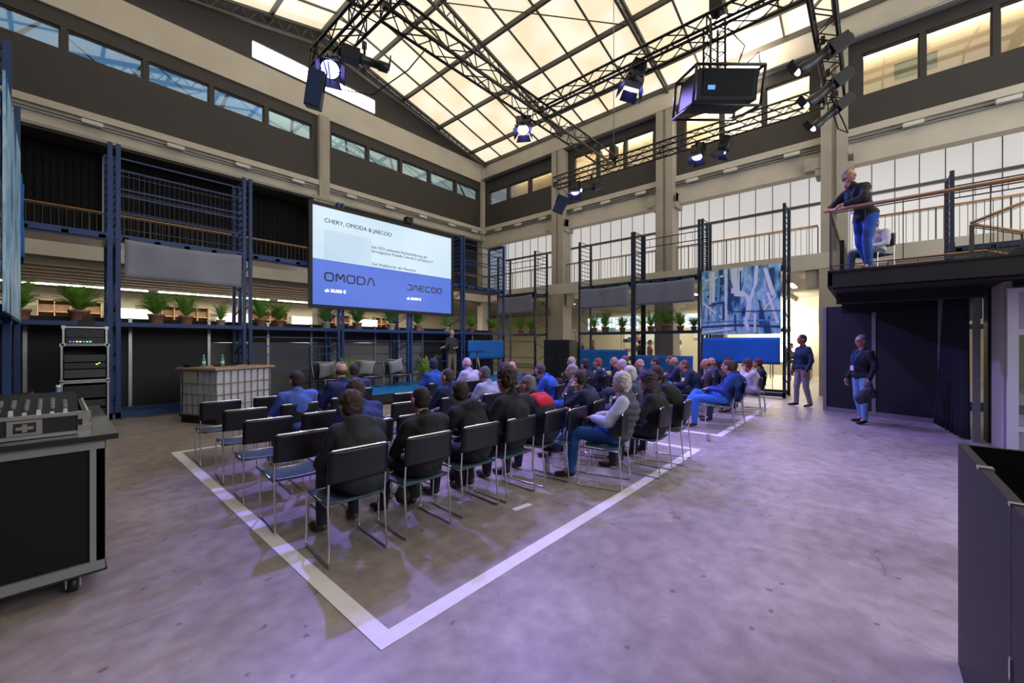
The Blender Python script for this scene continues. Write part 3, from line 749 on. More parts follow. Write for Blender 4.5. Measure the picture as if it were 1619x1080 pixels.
# ---------------------------------------------------------------- chairs: chrome sled frame, black back, teal-black seat
def make_chair():
    root = thing('stacking_chair', 'x', 'chair', (0, 0, 0)); W = .215; fr = MB()
    for s in (-1, 1):
        x = s*W; pts = [(x, -.262, .82), (x, -.258, .80), (x, -.225, .43), (x, -.262, .03), (x, -.25, .010), (x, -.22, .009), (x, .20, .009), (x, .232, .016), (x, .236, .045), (x, .215, .40), (x, .205, .435), (x, .18, .445), (x, -.222, .43)]
        fm = MB(); fm.tube(pts, .0085, 8); fm.build('side_frame', M_chrome, root)
    fr.tube([(-W, -.262, .80), (-W, -.264, .825), (-W+.02, -.266, .834), (W-.02, -.266, .834), (W, -.264, .825), (W, -.262, .80)], .0085, 8)
    fr.build('top_rail', M_chrome, root)
    MB().tube([(-W, .17, .437), (W, .17, .437)], .007, 6).build('cross_rod', M_chrome, root); MB().tube([(-W, -.19, .425), (W, -.19, .425)], .007, 6).build('cross_rod', M_chrome, root)
    b = MB(); rs = []
    for z, y in ((.60, -.246), (.615, -.247), (.72, -.256), (.815, -.266), (.826, -.266)):
        row = []
        for k in range(11):
            t = -1+k*.2; row.append((t*(W+.012), y-.022*(1-t*t)-.008, z))
        for k in range(10, -1, -1):
            t = -1+k*.2; row.append((t*(W+.012), y-.022*(1-t*t)+.012, z))
        rs.append(row)
    b.rings(rs, 0, True).build('backrest', M_leather, root)
    s_ = MB(); rs = []
    for k in range(9):
        y = -.21+k*.052; dz = -.012*math.sin(math.pi*k/8)+(-.008 if k == 8 else 0); row = []
        for q in range(9):
            x = -1+q*.25; row.append((x*(W+.008), y, .452+dz-.012*(1-x*x)))
        for q in range(8, -1, -1):
            x = -1+q*.25; row.append((x*(W+.008), y, .438+dz-.012*(1-x*x)))
        rs.append(row)
    s_.rings(rs, 0, True).build('seat', M_seat, root)
    return root
CH0 = make_chair(); NC = [0]
def chair(x, y, rz, label, group=None):
    NC[0] += 1
    if NC[0] == 1:
        CH0.location = (x, y, 0); CH0.rotation_euler = (0, 0, R(rz)); CH0['label'] = label
        if group: CH0['group'] = group
        return CH0
    c = copy_tree(CH0, (x, y, 0), rz, label)
    if group: c['group'] = group
    elif 'group' in c: del c['group']
    return c
J, S_, H_ = 'j', 's', 'h'
def sit(x, y, rz, key, hair, hc, jack, trou, who, dy=0, dx=0, **k):
    """person on a chair whose seat centre is (x, y)"""
    chair(x, y, rz, 'chair under the ' + who)
    mv = Matrix.Rotation(R(rz), 3, 'Z') @ V(dx, dy, 0)
    return person((x+mv.x, y+mv.y, k.pop('z', 0)), rz, key, hair, hc, jack, trou, k.pop('full', None) or ('seated ' + who), **k)
HOOD = (('hood', True),); COAT = (('bulk', 1.18), ('coat_len', .35), ('hood', True)); BULK = (('bulk', 1.15),); PUFF = (('puffy', 1), ('bulk', 1.12), ('vest', True)); N0 = ()
# nearest row
sit(1.52, 3.10, -4, ('lean', 0, COAT), 'full', '#3a2a1f', ('#22262a', J), '#1b2430', 'brown-haired man in a big dark green-black coat, nearest of all', shoe='#4a2f20', scale=.99, dx=.10)
sit(2.12, 3.05, -4, ('lap', 1, HOOD), 'buzz', '#1d1715', ('#15151a', J), '#15161c', 'dark crop-haired man in a black hoodie with a pale shirt collar', extra=collar('#b9b6a8'), dy=.0, dx=.05, scale=.98)
sit(2.70, 3.02, -4, ('lean', 1, HOOD), 'short', '#2a1f1a', ('#16171c', J), '#171923', 'man in a charcoal hooded jacket third from left in the back row', dx=.06)
sit(3.22, 2.97, -2, ('lap', 0, N0), 'curly', '#33231c', ('#14151d', S_), '#15161d', 'curly-haired man in a black sweater in the back row', scale=1.07)
def red_bits(body, F):
    n, c, sh, Q = F['neck'], F['chest'], F['sh'], F['QT']; mb = MB()
    mb.cap(sh[0]*.8+sh[1]*.2+Q @ V(0, -.02, .03), sh[1]*.8+sh[0]*.2+Q @ V(0, -.02, .03), .062, .062); mb.ell(c+Q @ V(0, -.080, .09), (.165, .062, .085), rot=Q)
    me = voxel(mb, .014, 4); me.materials.clear(); me.materials.append(cm('cloth', '#c0142e'))
    o = bpy.data.objects.new('red_yoke', me); COL.objects.link(o); o.parent = body; o['label'] = 'red shoulder yoke of the jacket'
    mb = MB().cap(sh[1]+V(.055, -.02, -.03), F['hips']+V(.15, -.10, .06), .035, .03)
    me = voxel(mb, .012, 3); me.materials.clear(); me.materials.append(cm('cloth', '#c0142e'))
    o = bpy.data.objects.new('red_side_panel', me); COL.objects.link(o); o.parent = body; o['label'] = 'red side panel of the jacket'
sit(3.80, 2.96, 2, ('lean', 0, BULK), 'short', '#6d6a72', ('#1a2038', J), '#23304e', 'grey-haired man in a navy and red work jacket', extra=red_bits)
def shirt_arms(body, F):
    P = POSES['cross'];
    for i in (0, 1):
        a, e, w = P['sh'][i], P['el'][i], P['wr'][i]
        me = voxel(MB().cap(a.lerp(e, .03), e, .072, .064).cap(e, w.lerp(e, .08), .064, .050), .013, 4, wob=.008); me.materials.clear(); me.materials.append(cm('cloth', '#b9bfd2'))
        o = bpy.data.objects.new('shirt_sleeve', me); COL.objects.link(o); o.parent = body; o['label'] = 'pale blue-white shirt sleeve'
sit(4.18, 2.30, 14, ('cross', 0, PUFF), 'full', '#b9b4ae', ('#4a4a52', J), '#26559c', 'white-haired man in a grey quilted vest with crossed legs', extra=shirt_arms, shoe='#2c1c16', scale=1.03, dx=.12, dy=-.03)
sit(4.92, 2.12, 2, ('lap', 0, BULK), 'long', '#35222a', ('#191a24', J), '#22242e', 'woman with long dark hair and a black jacket')
sit(5.62, 2.10, 6, ('lean', 1, N0), 'short', '#33241c', ('#101116', J), '#191a22', 'bearded man in a black suit jacket at the near right corner', extra=collar('#2a6b9e'), scale=1.06)
chair(4.10, 2.86, 4, 'empty black chair between the navy and red jacket and the grey quilted vest')
# second row
chair(1.45, 3.95, -4, 'empty chair of the left file, nearest one, just left of the big dark coat')
sit(2.10, 3.95, -4, ('lean', 0, BULK), 'full', '#3f3029', ('#1e2f66', J), '#22314f', 'man leaning forward in a blue jacket behind the big dark coat')
chair(2.62, 3.95, -4, 'empty chair in the second row right of the leaning man in blue')
sit(4.80, 2.98, 10, ('chin', 1, BULK), 'short', '#3c3233', ('#1c2740', J), '#20263a', 'man in a navy jacket resting his chin on his hand')
chair(5.35, 2.98, 8, 'empty chair right of the man with his chin on his hand')
sit(6.0, 2.95, 10, ('fold', 0, N0), 'full', '#c3bdae', ('#3d4660', J), '#2a3450', 'man with bright blond-grey hair at the right end of the second row', extra=glasses)
# third row
chair(1.47, 4.86, -4, 'empty chair of the left file, second one from the camera')
chair(2.02, 4.86, -4, 'empty chair just in front of the man leaning forward in blue')
chair(3.08, 4.80, -4, 'lone empty chair in the third row with a blue bag strap beside it')
sit(3.80, 4.72, -3, ('fold', 1, N0), 'buzz', '#41373a', ('#1c2550', S_), '#20263c', 'man in a dark blue sweater in front of the charcoal hooded jacket')
sit(4.50, 4.60, -2, ('lap', 0, N0), 'buzz', '#5b5560', ('#9a9cc4', 'h'), '#2a3048', 'grey-haired man in a pale lilac shirt')
sit(6.0, 3.90, 6, ('chin', 0, BULK), 'short', '#8c8790', ('#73707c', S_), '#275a9a', 'grey-haired man in a mid-grey knitted sweater and jeans')
chair(5.35, 3.75, 4, 'empty chair left of the grey knitted sweater')
# fourth row
chair(1.50, 5.72, -4, 'empty chair of the left file, third one from the camera')
sit(2.10, 5.72, -4, ('fold', 1, N0), 'short', '#2b211e', ('#4863b5', 'h'), '#23365c', 'dark-haired man in a bright blue shirt at the left end')
sit(2.78, 5.85, -4, ('lap', 0, BULK), 'bald', '#4a3c3c', ('#16234d', S_), '#20263c', 'balding man in a dark blue sweater with broad shoulders', scale=1.07, skin='#c49a86')
chair(3.65, 5.65, -4, 'empty chair behind the bright blue stage edge')
sit(5.55, 4.95, 0, ('lean', 0, N0), 'curly', '#4b3a3a', ('#39435f', 'h'), '#2a3048', 'man in a dark patterned shirt hidden behind the curly-haired man')
sit(6.15, 4.55, 14, ('lean', 1, BULK), 'short', '#5a444c', ('#2a55b8', J), '#2a5fae', 'man in a vivid blue shirt leaning forward beside the concrete column')
# fifth row
chair(1.48, 6.70, -4, 'empty chair of the left file, farthest one beside the plastic tank counter')
chair(2.10, 6.75, -4, 'empty chair right behind the plastic tank counter')
sit(3.45, 6.75, -6, ('lap', 1, N0), 'short', '#3a2a2a', ('#2b3a68', S_), '#20263c', 'man just right of the balding man in the front rows')
sit(4.95, 6.5, -6, ('lap', 0, BULK), 'short', '#2a2340', ('#1f4f9c', J), '#1d2d55', 'man in a royal blue jacket in front of the stage ferns', scale=1.05)
sit(5.75, 6.4, 0, ('lap', 0, N0), 'bald', '#9487a5', ('#a9a2c8', 'h'), '#3a3f5a', 'bald man in a pale shirt right of the royal blue jacket', skin='#c3a0a8', scale=1.05)
sit(6.2, 5.6, 4, ('fold', 0, N0), 'bald', '#8d8090', ('#30406c', 'h'), '#2a3048', 'bald man just behind the curly head in the middle')
# far block
sit(8.35, 2.15, 16, ('cross', 0, N0), 'short', '#4b3228', ('#173a86', J), '#2f66c0', 'bearded man in a blue suit jacket and light jeans', shoe='#222222', scale=1.05)
sit(9.15, 2.15, 14, ('lap', 0, BULK), 'short', '#2c2430', ('#15337c', J), '#1d2a4c', 'man in a royal blue jacket right of the blue suit')
sit(10.5, 2.1, 14, ('chin', 1, N0), 'full', '#5a2f28', ('#c9c2da', 'h'), '#8a86a0', 'woman in a white blouse with her hand at her face')
sit(11.3, 2.15, 12, ('fold', 0, N0), 'short', '#5b2d28', ('#23263c', J), '#23263c', 'red-brown-haired person in black at the far right end of the rows')
sit(9.6, 3.05, 12, ('lean', 0, BULK), 'short', '#7b4a42', ('#20294a', J), '#252c48', 'man in navy leaning forward in front of the blue suit')
sit(10.3, 3.05, 12, ('fold', 1, N0), 'bald', '#6d3a3a', ('#5d5878', 'h'), '#2b3048', 'bald man in a grey-lilac shirt in the far block', skin='#c58f80')
sit(11.0, 3.05, 12, ('lap', 0, N0), 'bald', '#c08a7c', ('#3c3f62', 'h'), '#2b3048', 'bald man in a checked dark shirt in the far block', skin='#cc9a86')
sit(11.9, 2.95, 12, ('fold', 0, N0), 'short', '#3a2026', ('#272b45', J), '#23263c', 'dark-haired person just under the blue banner')
sit(8.3, 4.1, 12, ('chin', 0, N0), 'full', '#a99aa8', ('#2a3560', J), '#23263c', 'grey-haired man looking left in front of the column')
sit(8.9, 4.0, 12, ('lap', 1, N0), 'bald', '#b0a0b8', ('#35406a', 'h'), '#23263c', 'grey balding man beside the blond-grey head')
sit(9.8, 4.0, 12, ('lap', 0, N0), 'short', '#3a2a30', ('#b9aeca', 'h'), '#2b3048', 'man in a white shirt left of the bearded black suit')
sit(10.9, 4.0, 12, ('fold', 1, N0), 'bald', '#c58f80', ('#33406c', 'h'), '#23263c', 'bald pink-headed man above the bearded black suit', skin='#cf9d92')
sit(11.6, 4.3, 12, ('lap', 1, N0), 'short', '#7d5a50', ('#272b45', J), '#23263c', 'man with light brown hair against the far blue counter')
sit(8.05, 5.0, 10, ('fold', 0, N0), 'full', '#2a2126', ('#232a44', J), '#23263c', 'dark-haired woman beside the rack post', scale=1.)
sit(8.75, 5.0, 10, ('lap', 0, N0), 'short', '#9a5648', ('#2a2f4e', J), '#23263c', 'red-haired man in a dark jacket with a pale collar', extra=collar('#c9c4d8'))
sit(9.9, 5.1, 10, ('chin', 0, N0), 'bald', '#c592a0', ('#2a3358', J), '#23263c', 'bald man looking left in front of the blue counter', skin='#cf9da0')
sit(10.8, 5.3, 10, ('lap', 1, N0), 'short', '#8d6878', ('#2a3358', J), '#23263c', 'man with thin reddish hair near the blue counter')
sit(9.0, 6.0, 8, ('fold', 1, N0), 'full', '#c0b6c6', ('#272c48', J), '#23263c', 'white-haired man right of the concrete column')

# standing people
STANDS = {'stand': STAND}
P = dict(STAND); P.update(el=[V(-.25, -.05, 1.15), V(.27, .02, 1.14)], wr=[V(-.10, .16, 1.13), V(.42, .16, 1.16)], hrot=(-4, 0, 8),
         hd=[(V(1, .3, 0), V(-.1, .4, 1), .9), (V(.9, .3, -.1), V(0, 0, 1), .4)]); STANDS['speaker'] = P
P = dict(STAND); P.update(chest=V(0, .02, 1.25), head=V(0, .03, 1.64), hrot=(4, 0, 8), wr=[V(-.25, .08, .89), V(.25, .10, .88)], an=[V(-.13, .06, .10), V(.12, -.10, .10)], kn=[V(-.12, .06, .5), V(.11, 0, .5)]); STANDS['watch'] = P
P = dict(STAND); P.update(hips=V(0, -.10, .93), chest=V(0, .05, 1.20), neck=V(0, .13, 1.39), head=V(.01, .19, 1.55), hrot=(2, 0, 92), sh=[V(-.18, .10, 1.33), V(.18, .10, 1.33)],
                          el=[V(-.27, .24, 1.12), V(.27, .25, 1.12)], wr=[V(-.13, .42, 1.045), V(.15, .44, 1.045)], hj=[V(-.09, -.10, .9), V(.09, -.10, .9)],
                          kn=[V(-.11, .0, .50), V(.11, -.12, .49)], an=[V(-.12, -.02, .10), V(.13, -.32, .10)], hd=[(V(.5, .8, -.1), V(0, .1, 1), 1.1), (V(-.5, .8, -.1), V(0, .1, 1), 1.1)]); STANDS['rail'] = P
P = dict(STAND); P.update(hips=V(0, 0, .86), chest=V(0, .03, 1.14), neck=V(0, .09, 1.34), head=V(0, .15, 1.48), hrot=(-22, 0, 0), sh=[V(-.18, .06, 1.30), V(.18, .06, 1.30)],
                          el=[V(-.22, .2, 1.06), V(.22, .2, 1.06)], wr=[V(-.1, .42, 1.08), V(.1, .42, 1.08)], hj=[V(-.09, 0, .84), V(.09, 0, .84)],
                          kn=[V(-.13, .38, .80), V(.13, .38, .80)], an=[V(-.13, .30, .42), V(.13, .30, .42)], hd=[(V(.5, .8, -.1), V(0, .1, 1), .6), (V(-.5, .8, -.1), V(0, .1, 1), .6)]); STANDS['stool'] = P
def mic(b, F): MB().tube([V(-.02, .22, 1.05), V(-.02, .215, 1.17)], .012, 8).ell(V(-.02, .213, 1.2), (.022, .022, .028)).build('microphone', M_black, b)
person((9.15, 10.9, .32), 172, ('speaker', 0, (('bulk', 1.05),)), 'bald', '#5a4038', ('#262830', J), '#6a5c55', 'speaker standing on the stage in a dark jacket holding a microphone, one arm out', skin='#c08a78', extra=both(collar('#5b78a8'), mic))
def coat_in_hand(b, F):
    me = voxel(MB().ell(V(-.30, .12, .62), (.07, .16, .10)).ell(V(-.30, .20, .55), (.06, .13, .11)).cap(V(-.28, .08, .82), V(-.30, .06, .66), .035, .06).ell(V(-.3, .30, .52), (.06, .09, .08)), .014, 3, wob=.03)
    me.materials.clear(); me.materials.append(cm('cloth', '#3a3d4a', var=.5, scale=30)); o = bpy.data.objects.new('jacket_in_hand', me); COL.objects.link(o); o.location = b.location; o.rotation_euler = b.rotation_euler
    tag(o, 'dark bundled jacket held low by the man before the black partition', 'jacket')
person((10.75, .12, 0), 40, ('watch', 0, (('bulk', 1.12),)), 'short', '#7b7a86', ('#181b28', J), '#6f96c4', 'grey-haired man in glasses, dark jacket and light jeans standing before the black partition', extra=both(glasses, lanyard('#2a6fd0'), coat_in_hand), skin='#c08a7c')
person((12.55, 1.28, 0), 42, ('watch', 1, (('bulk', 1.2),)), 'short', '#2a2220', ('#1c2c48', S_), '#8b8088', 'heavy man in a navy sweater and grey trousers beside the end of the black partition', skin='#a8735c', scale=1.03)
person((8.87, .12, 2.78), 48, ('rail', 0, (('bulk', 1.08),)), 'buzz', '#8a7a6c', ('#1b1c20', J), '#2350a5', 'man in a black jacket leaning on the balcony rail, looking back over his shoulder', extra=lanyard('#2a7fc4'), skin='#c48f7c', scale=1.02)
person((10.0, -.02, 2.78), 60, ('lap', 0, N0), 'short', '#3a2a26', ('#b8b4c0', 'h'), '#3a3f55', 'seated person glimpsed behind the legs of the man on the balcony', skin='#c48f7c', scale=.92)
cq = chair(10.0, -.02, 60, 'chair on the balcony half hidden behind the leaning man'); cq.location.z = 2.782
person((21.2, 2.72, 0), 170, ('stool', 0, N0), 'short', '#3a2a22', ('#4c4c48', J), '#26282c', 'person in a grey jacket on a bar stool at the far wall')
person((18.2, 10.6, 0), 200, ('stand', 0, N0), 'short', '#2a211e', ('#1a1b22', J), '#1a1b22', 'person all in black standing far behind beside the column')
person((17.6, 11.0, 0), 150, ('watch', 0, N0), 'short', '#6b4a38', ('#17181d', J), '#1d1e24', 'person in dark clothes talking beside the black flight cases')
person((18.6, 8.25, 0), 220, ('stand', 1, N0), 'short', '#2a211e', ('#1c2030', J), '#20242e', 'dark-clothed person behind the left rack post')
person((19.4, 8.1, 0), 190, ('watch', 1, N0), 'full', '#3a2a26', ('#5a3a3a', 'h'), '#20242e', 'person in a brown top far behind the chairs')
person((19.6, 6.75, 0), 180, ('stand', 0, N0), 'short', '#5a3a2a', ('#c8b99a', 'h'), '#20242e', 'person in a beige top behind the blue counter')
person((20.6, 6.05, 0), 180, ('watch', 1, N0), 'short', '#4a3024', ('#6b4a3a', 'h'), '#20242e', 'person behind the blue counter right of the beige top', scale=.93)
person((19.0, 4.95, 0), 160, ('stand', 1, N0), 'short', '#2a211e', ('#2b2f3a', J), '#20242e', 'person in a dark jacket behind the middle rack posts')
person((20.4, 4.6, 0), 200, ('watch', 0, N0), 'curly', '#2a1d18', ('#3c4434', 'h'), '#20242e', 'curly-haired person far behind the middle rack', scale=.97)
# ================================================================ RACKS, CLOTHS, FERNS
def rack(name_label, x0, y0, ax, L=2.36, D=.95, m=M_blue, low='plain', high='bars', ht=5.78, base=True):
    """steel rack bay; (x0, y0) = front left corner post, ax 'x' along +X with depth +Y, 'y' along +Y with depth +X"""
    root = thing('storage_rack', name_label, 'rack', (x0, y0, 0))
    def P(a, d, z): return (x0+a, y0+d, z) if ax == 'x' else (x0+d, y0+a, z)
    def pb(mb, a0, a1, d0, d1, z0, z1, k=0):
        p, q = P(a0, d0, z0), P(a1, d1, z1)
        mb.box(min(p[0], q[0]), max(p[0], q[0]), min(p[1], q[1]), max(p[1], q[1]), z0, z1, k)
    pw = .075
    for a in (.0, L-pw):
        for d in (0, D-pw):
            mb = MB(); pb(mb, a, a+pw, d, d+pw, 0, ht)
            pb(mb, a-.01, a+pw+.01, d-.01, d+pw+.01, 0, .03); pb(mb, a-.008, a+pw+.008, d-.008, d+pw+.008, 3.78, 3.98)
            pb(mb, a-.008, a+pw+.008, d-.008, d+pw+.008, 1.96, 2.1); mb.build('post', m, root, True)
    for a in (pw/2, L-pw/2):
        br = MB()
        for k in range(11):
            z = 4.05+k*.165; br.bar(P(a, .04, z), P(a, D-.04, z), .02, .02)
        for k in range(7):
            z = .3+k*.5; br.bar(P(a, .04, z if k % 2 else z+.3), P(a, D-.04, z+.3 if k % 2 else z), .03, .015)
        br.build('side_brace', m, root, True)
    for z, t in ((2.0, .09), (3.83, .12)):
        sh = MB()
        for d in (.0, D-.05): pb(sh, pw, L-pw, d, d+.05, z-t/2, z+t/2)
        pb(sh, pw, L-pw, .03, D-.03, 2.0 if z < 3 else 3.80, 2.03 if z < 3 else 3.81); sh.build('shelf' if z < 3 else 'upper_shelf', m, root, True)
    dk = MB(); pb(dk, .02, L-.02, .04, D-.04, 3.72, 3.76)
    for k in range(5): pb(dk, .1+k*(L-.3)/4, .2+k*(L-.3)/4, 0, D, 3.76, 3.84)
    dk.build('platform', M_navy, root, True)
    if base:
        bs = MB(); pb(bs, 0, L, 0, .08, .03, .15); bs.build('base_beam', m, root, True); bs = MB(); pb(bs, 0, L, D-.08, D, .03, .15); bs.build('base_beam', m, root, True)
    if high == 'bars':
        hb = MB()
        for z in (4.35, 4.72, 4.86, 5.25, 5.5): hb.bar(P(pw, .03, z), P(L-pw, .03, z), .028, .028)
        hb.build('guard_rail', m, root, True)
        gr = MB()
        for k in range(1, 26): gr.bar(P(k*L/26, D-.05, 4.1), P(k*L/26, D-.05, 5.55), .008, .008)
        for z in (4.2, 4.6, 5.0, 5.4): gr.bar(P(pw, D-.05, z), P(L-pw, D-.05, z), .014, .014)
        gr.build('mesh_panel', M_navy, root, True)
    elif high == 'rail':
        hb = MB()
        for z in (5.25, 5.55): hb.bar(P(pw, D-.05, z), P(L-pw, D-.05, z), .028, .028)
        for k in range(1, 9): hb.bar(P(k*L/9, D-.05, 5.25), P(k*L/9, D-.05, 5.55), .01, .01)
        hb.build('guard_rail', m, root, True)
    if low == 'bars':
        hb = MB()
        for z in (.5, .82, 1.0, 1.3, 1.52, 1.76): hb.bar(P(pw, .04, z), P(L-pw, .04, z), .03, .03)
        for k in range(1, 4): hb.bar(P(L*.55+k*.22, .05, .2), P(L*.55+k*.22, .05, 1.5), .05, .03)
        hb.build('cross_rail', m, root, True)
    elif low == 'two':
        hb = MB()
        for z in (.5, .95, 1.68): hb.bar(P(pw, .04, z), P(L-pw, .04, z), .03, .03)
        hb.build('cross_rail', m, root, True)
    elif low == 'desk':
        hb = MB()
        for z in (.95, 1.6): hb.bar(P(pw, D-.04, z), P(L-pw, D-.04, z), .02, .02)
        for k in range(1, 5): hb.bar(P(k*L/5, D-.04, .1), P(k*L/5, D-.04, 1.6), .012, .012)
        hb.build('cross_rail', m, root, True)
    return root
LX = [-1.56, .85, 3.27, 5.68, 8.1, 10.51]
lbl = ['blue rack bay at the far left behind the equipment cases', 'blue rack bay carrying the wide grey cloth above the tank counter', 'blue rack bay with the barred front left of the screen',
       'blue rack bay behind the left half of the projection screen', 'blue rack bay behind the right half of the screen and the speaker', 'blue rack bay right of the screen behind the blue banner']
for i, x in enumerate(LX):
    rack(lbl[i], x, 11.8, 'x', low=['plain', 'plain', 'bars', 'two', 'two', 'two'][i], high=['none', 'bars', 'none', 'none', 'none', 'bars'][i])
lbr = ['navy rack bay holding the big blue machine picture', 'navy rack bay behind the bearded man in the black suit', 'navy rack bay left of the middle posts with three ferns', 'navy rack bay in the far corner with two ferns']
for i, y in enumerate([1.84, 4.20, 6.54, 11.1]):
    rack(lbr[i], 14.1, y, 'y', L=2.33, m=M_navy, low=['desk', 'none', 'none', 'two'][i], high=['none', 'rail', 'none', 'rail'][i], ht=5.7)
rack('navy rack bay rising behind the balcony railing', 14.1, -3.75, 'y', L=2.33, m=M_navy, low='none', high='rail', ht=5.7)
# rack row down the near left side
rack('blue rack bay at the left edge holding the tall blue picture', -1.35, 6.6, 'y', L=2.36, D=.95, low='plain', high='none')
rack('blue rack bay at the left edge nearest the back wall, with a hanging blue cloth', -1.35, 9.0, 'y', L=2.36, D=.95, low='plain', high='none')

def cloth(p0, p1, z0, z1, m, name, label, cat, sag=.05, thick=.012, nseg=24):
    """hanging sheet between two plan points"""
    mb = MB(); a, b_ = Vector((*p0, 0)), Vector((*p1, 0)); n = Vector((-(b_-a).y, (b_-a).x, 0)).normalized(); vs = []
    for j in range(9):
        t = j/8
        for i in range(nseg+1):
            s = i/nseg; z = z0+(z1-z0)*t-sag*math.sin(math.pi*s)*t*.8
            vs.append(a.lerp(b_, s)+n*(.03*math.sin(s*7+t*2)*(1-t)+.012*math.sin(s*19))+Vector((0, 0, z)))
    W = nseg+1
    mb.add(vs, [(j*W+i, j*W+i+1, (j+1)*W+i+1, (j+1)*W+i) for j in range(8) for i in range(nseg)], 0, True)
    root = mb.build(name, m); md = root.modifiers.new('t', 'SOLIDIFY'); md.thickness = thick
    return tag(root, label, cat)
M_gcl = mat('grey_cloth', '#8d8f9d', .85, var=.05, scale=2); M_gcl2 = mat('grey_cloth_dark', '#74768a', .85, var=.05, scale=2)
M_bcl = mat('blue_cloth', '#0a66c4', .75, var=.05, scale=2, emit='#0a4fa0', es=.0)
cloth((.98, 11.76), (3.1, 11.76), 3.0, 3.8, M_gcl, 'hanging_cloth', 'wide light grey cloth hanging from the rack above the tank counter', 'cloth')
for (a, b_), s in zip(((4.35, 6.4), (6.68, 8.75), (11.25, 13.3)), ('behind the bearded black-suited man', 'left of the middle rack posts', 'in the far corner rack')):
    cloth((14.05, a), (14.05, b_), 2.98, 3.78, M_gcl2, 'hanging_cloth', 'grey cloth hanging from the rack '+s, 'cloth')
cloth((10.68, 11.72), (12.72, 11.72), .98, 1.72, M_bcl, 'blue_banner', 'plain blue banner on the rack right of the speaker', 'banner', sag=0)
cloth((14.04, 1.96), (14.04, 4.1), .98, 1.78, M_bcl, 'blue_banner', 'plain blue banner below the big machine picture', 'banner', sag=0)
cloth((14.04, 4.4), (14.04, 6.4), .45, 1.18, M_bcl, 'blue_banner', 'blue banner behind the heads left of the machine picture', 'banner', sag=0)
cloth((14.04, 6.7), (14.04, 8.75), .55, 1.36, M_bcl, 'blue_banner', 'blue banner below the three ferns of the middle rack', 'banner', sag=0)
cloth((-.36, 9.2), (-.36, 11.25), 3.0, 4.35, M_bcl, 'blue_banner', 'blue cloth seen edge-on high at the left edge of the hall', 'banner', sag=.0)

# machine picture: printed sheet, blue and white abstract machinery
def print_mat(name, seed, es):
    m = bpy.data.materials.new(name); m.use_nodes = True; nt = m.node_tree; b = nt.nodes['Principled BSDF']; N = nt.nodes.new; L = nt.links.new
    tc = N('ShaderNodeTexCoord'); mp = N('ShaderNodeMapping'); mp.inputs['Location'].default_value = (seed, seed*1.7, 0); mp.inputs['Scale'].default_value = (2.6, 2.6, .8); L(tc.outputs['Object'], mp.inputs[0])
    n = N('ShaderNodeTexNoise'); n.inputs['Scale'].default_value = 1.6; n.inputs['Detail'].default_value = 7; n.inputs['Distortion'].default_value = .1; L(mp.outputs[0], n.inputs['Vector'])
    v = N('ShaderNodeTexVoronoi'); v.feature = 'DISTANCE_TO_EDGE'; v.inputs['Scale'].default_value = 2.6; L(mp.outputs[0], v.inputs['Vector'])
    a = N('ShaderNodeMath'); a.operation = 'MULTIPLY_ADD'; a.inputs[1].default_value = .25; L(v.outputs['Distance'], a.inputs[0]); L(n.outputs['Fac'], a.inputs[2])
    r = N('ShaderNodeValToRGB'); e = r.color_ramp.elements; e[0].position = .40; e[0].color = (*srgb('#1b4a78'), 1); e[1].position = .76; e[1].color = (*srgb('#d5e9f4'), 1)
    for p, c in ((.46, '#5b9cc9'), (.52, '#8fc1e0'), (.58, '#b3d6ec'), (.65, '#7fb3d8')):
        q = e.new(p); q.color = (*srgb(c), 1)
    L(a.outputs[0], r.inputs['Fac']); L(r.outputs['Color'], b.inputs['Base Color']); b.inputs['Roughness'].default_value = .6
    return m
M_pr = [print_mat('machine_print', 1.3, 0), mat('print_white', '#dcebf3', .6), mat('print_mid', '#5f9cc8', .6), mat('print_dark', '#1b4a78', .6)]
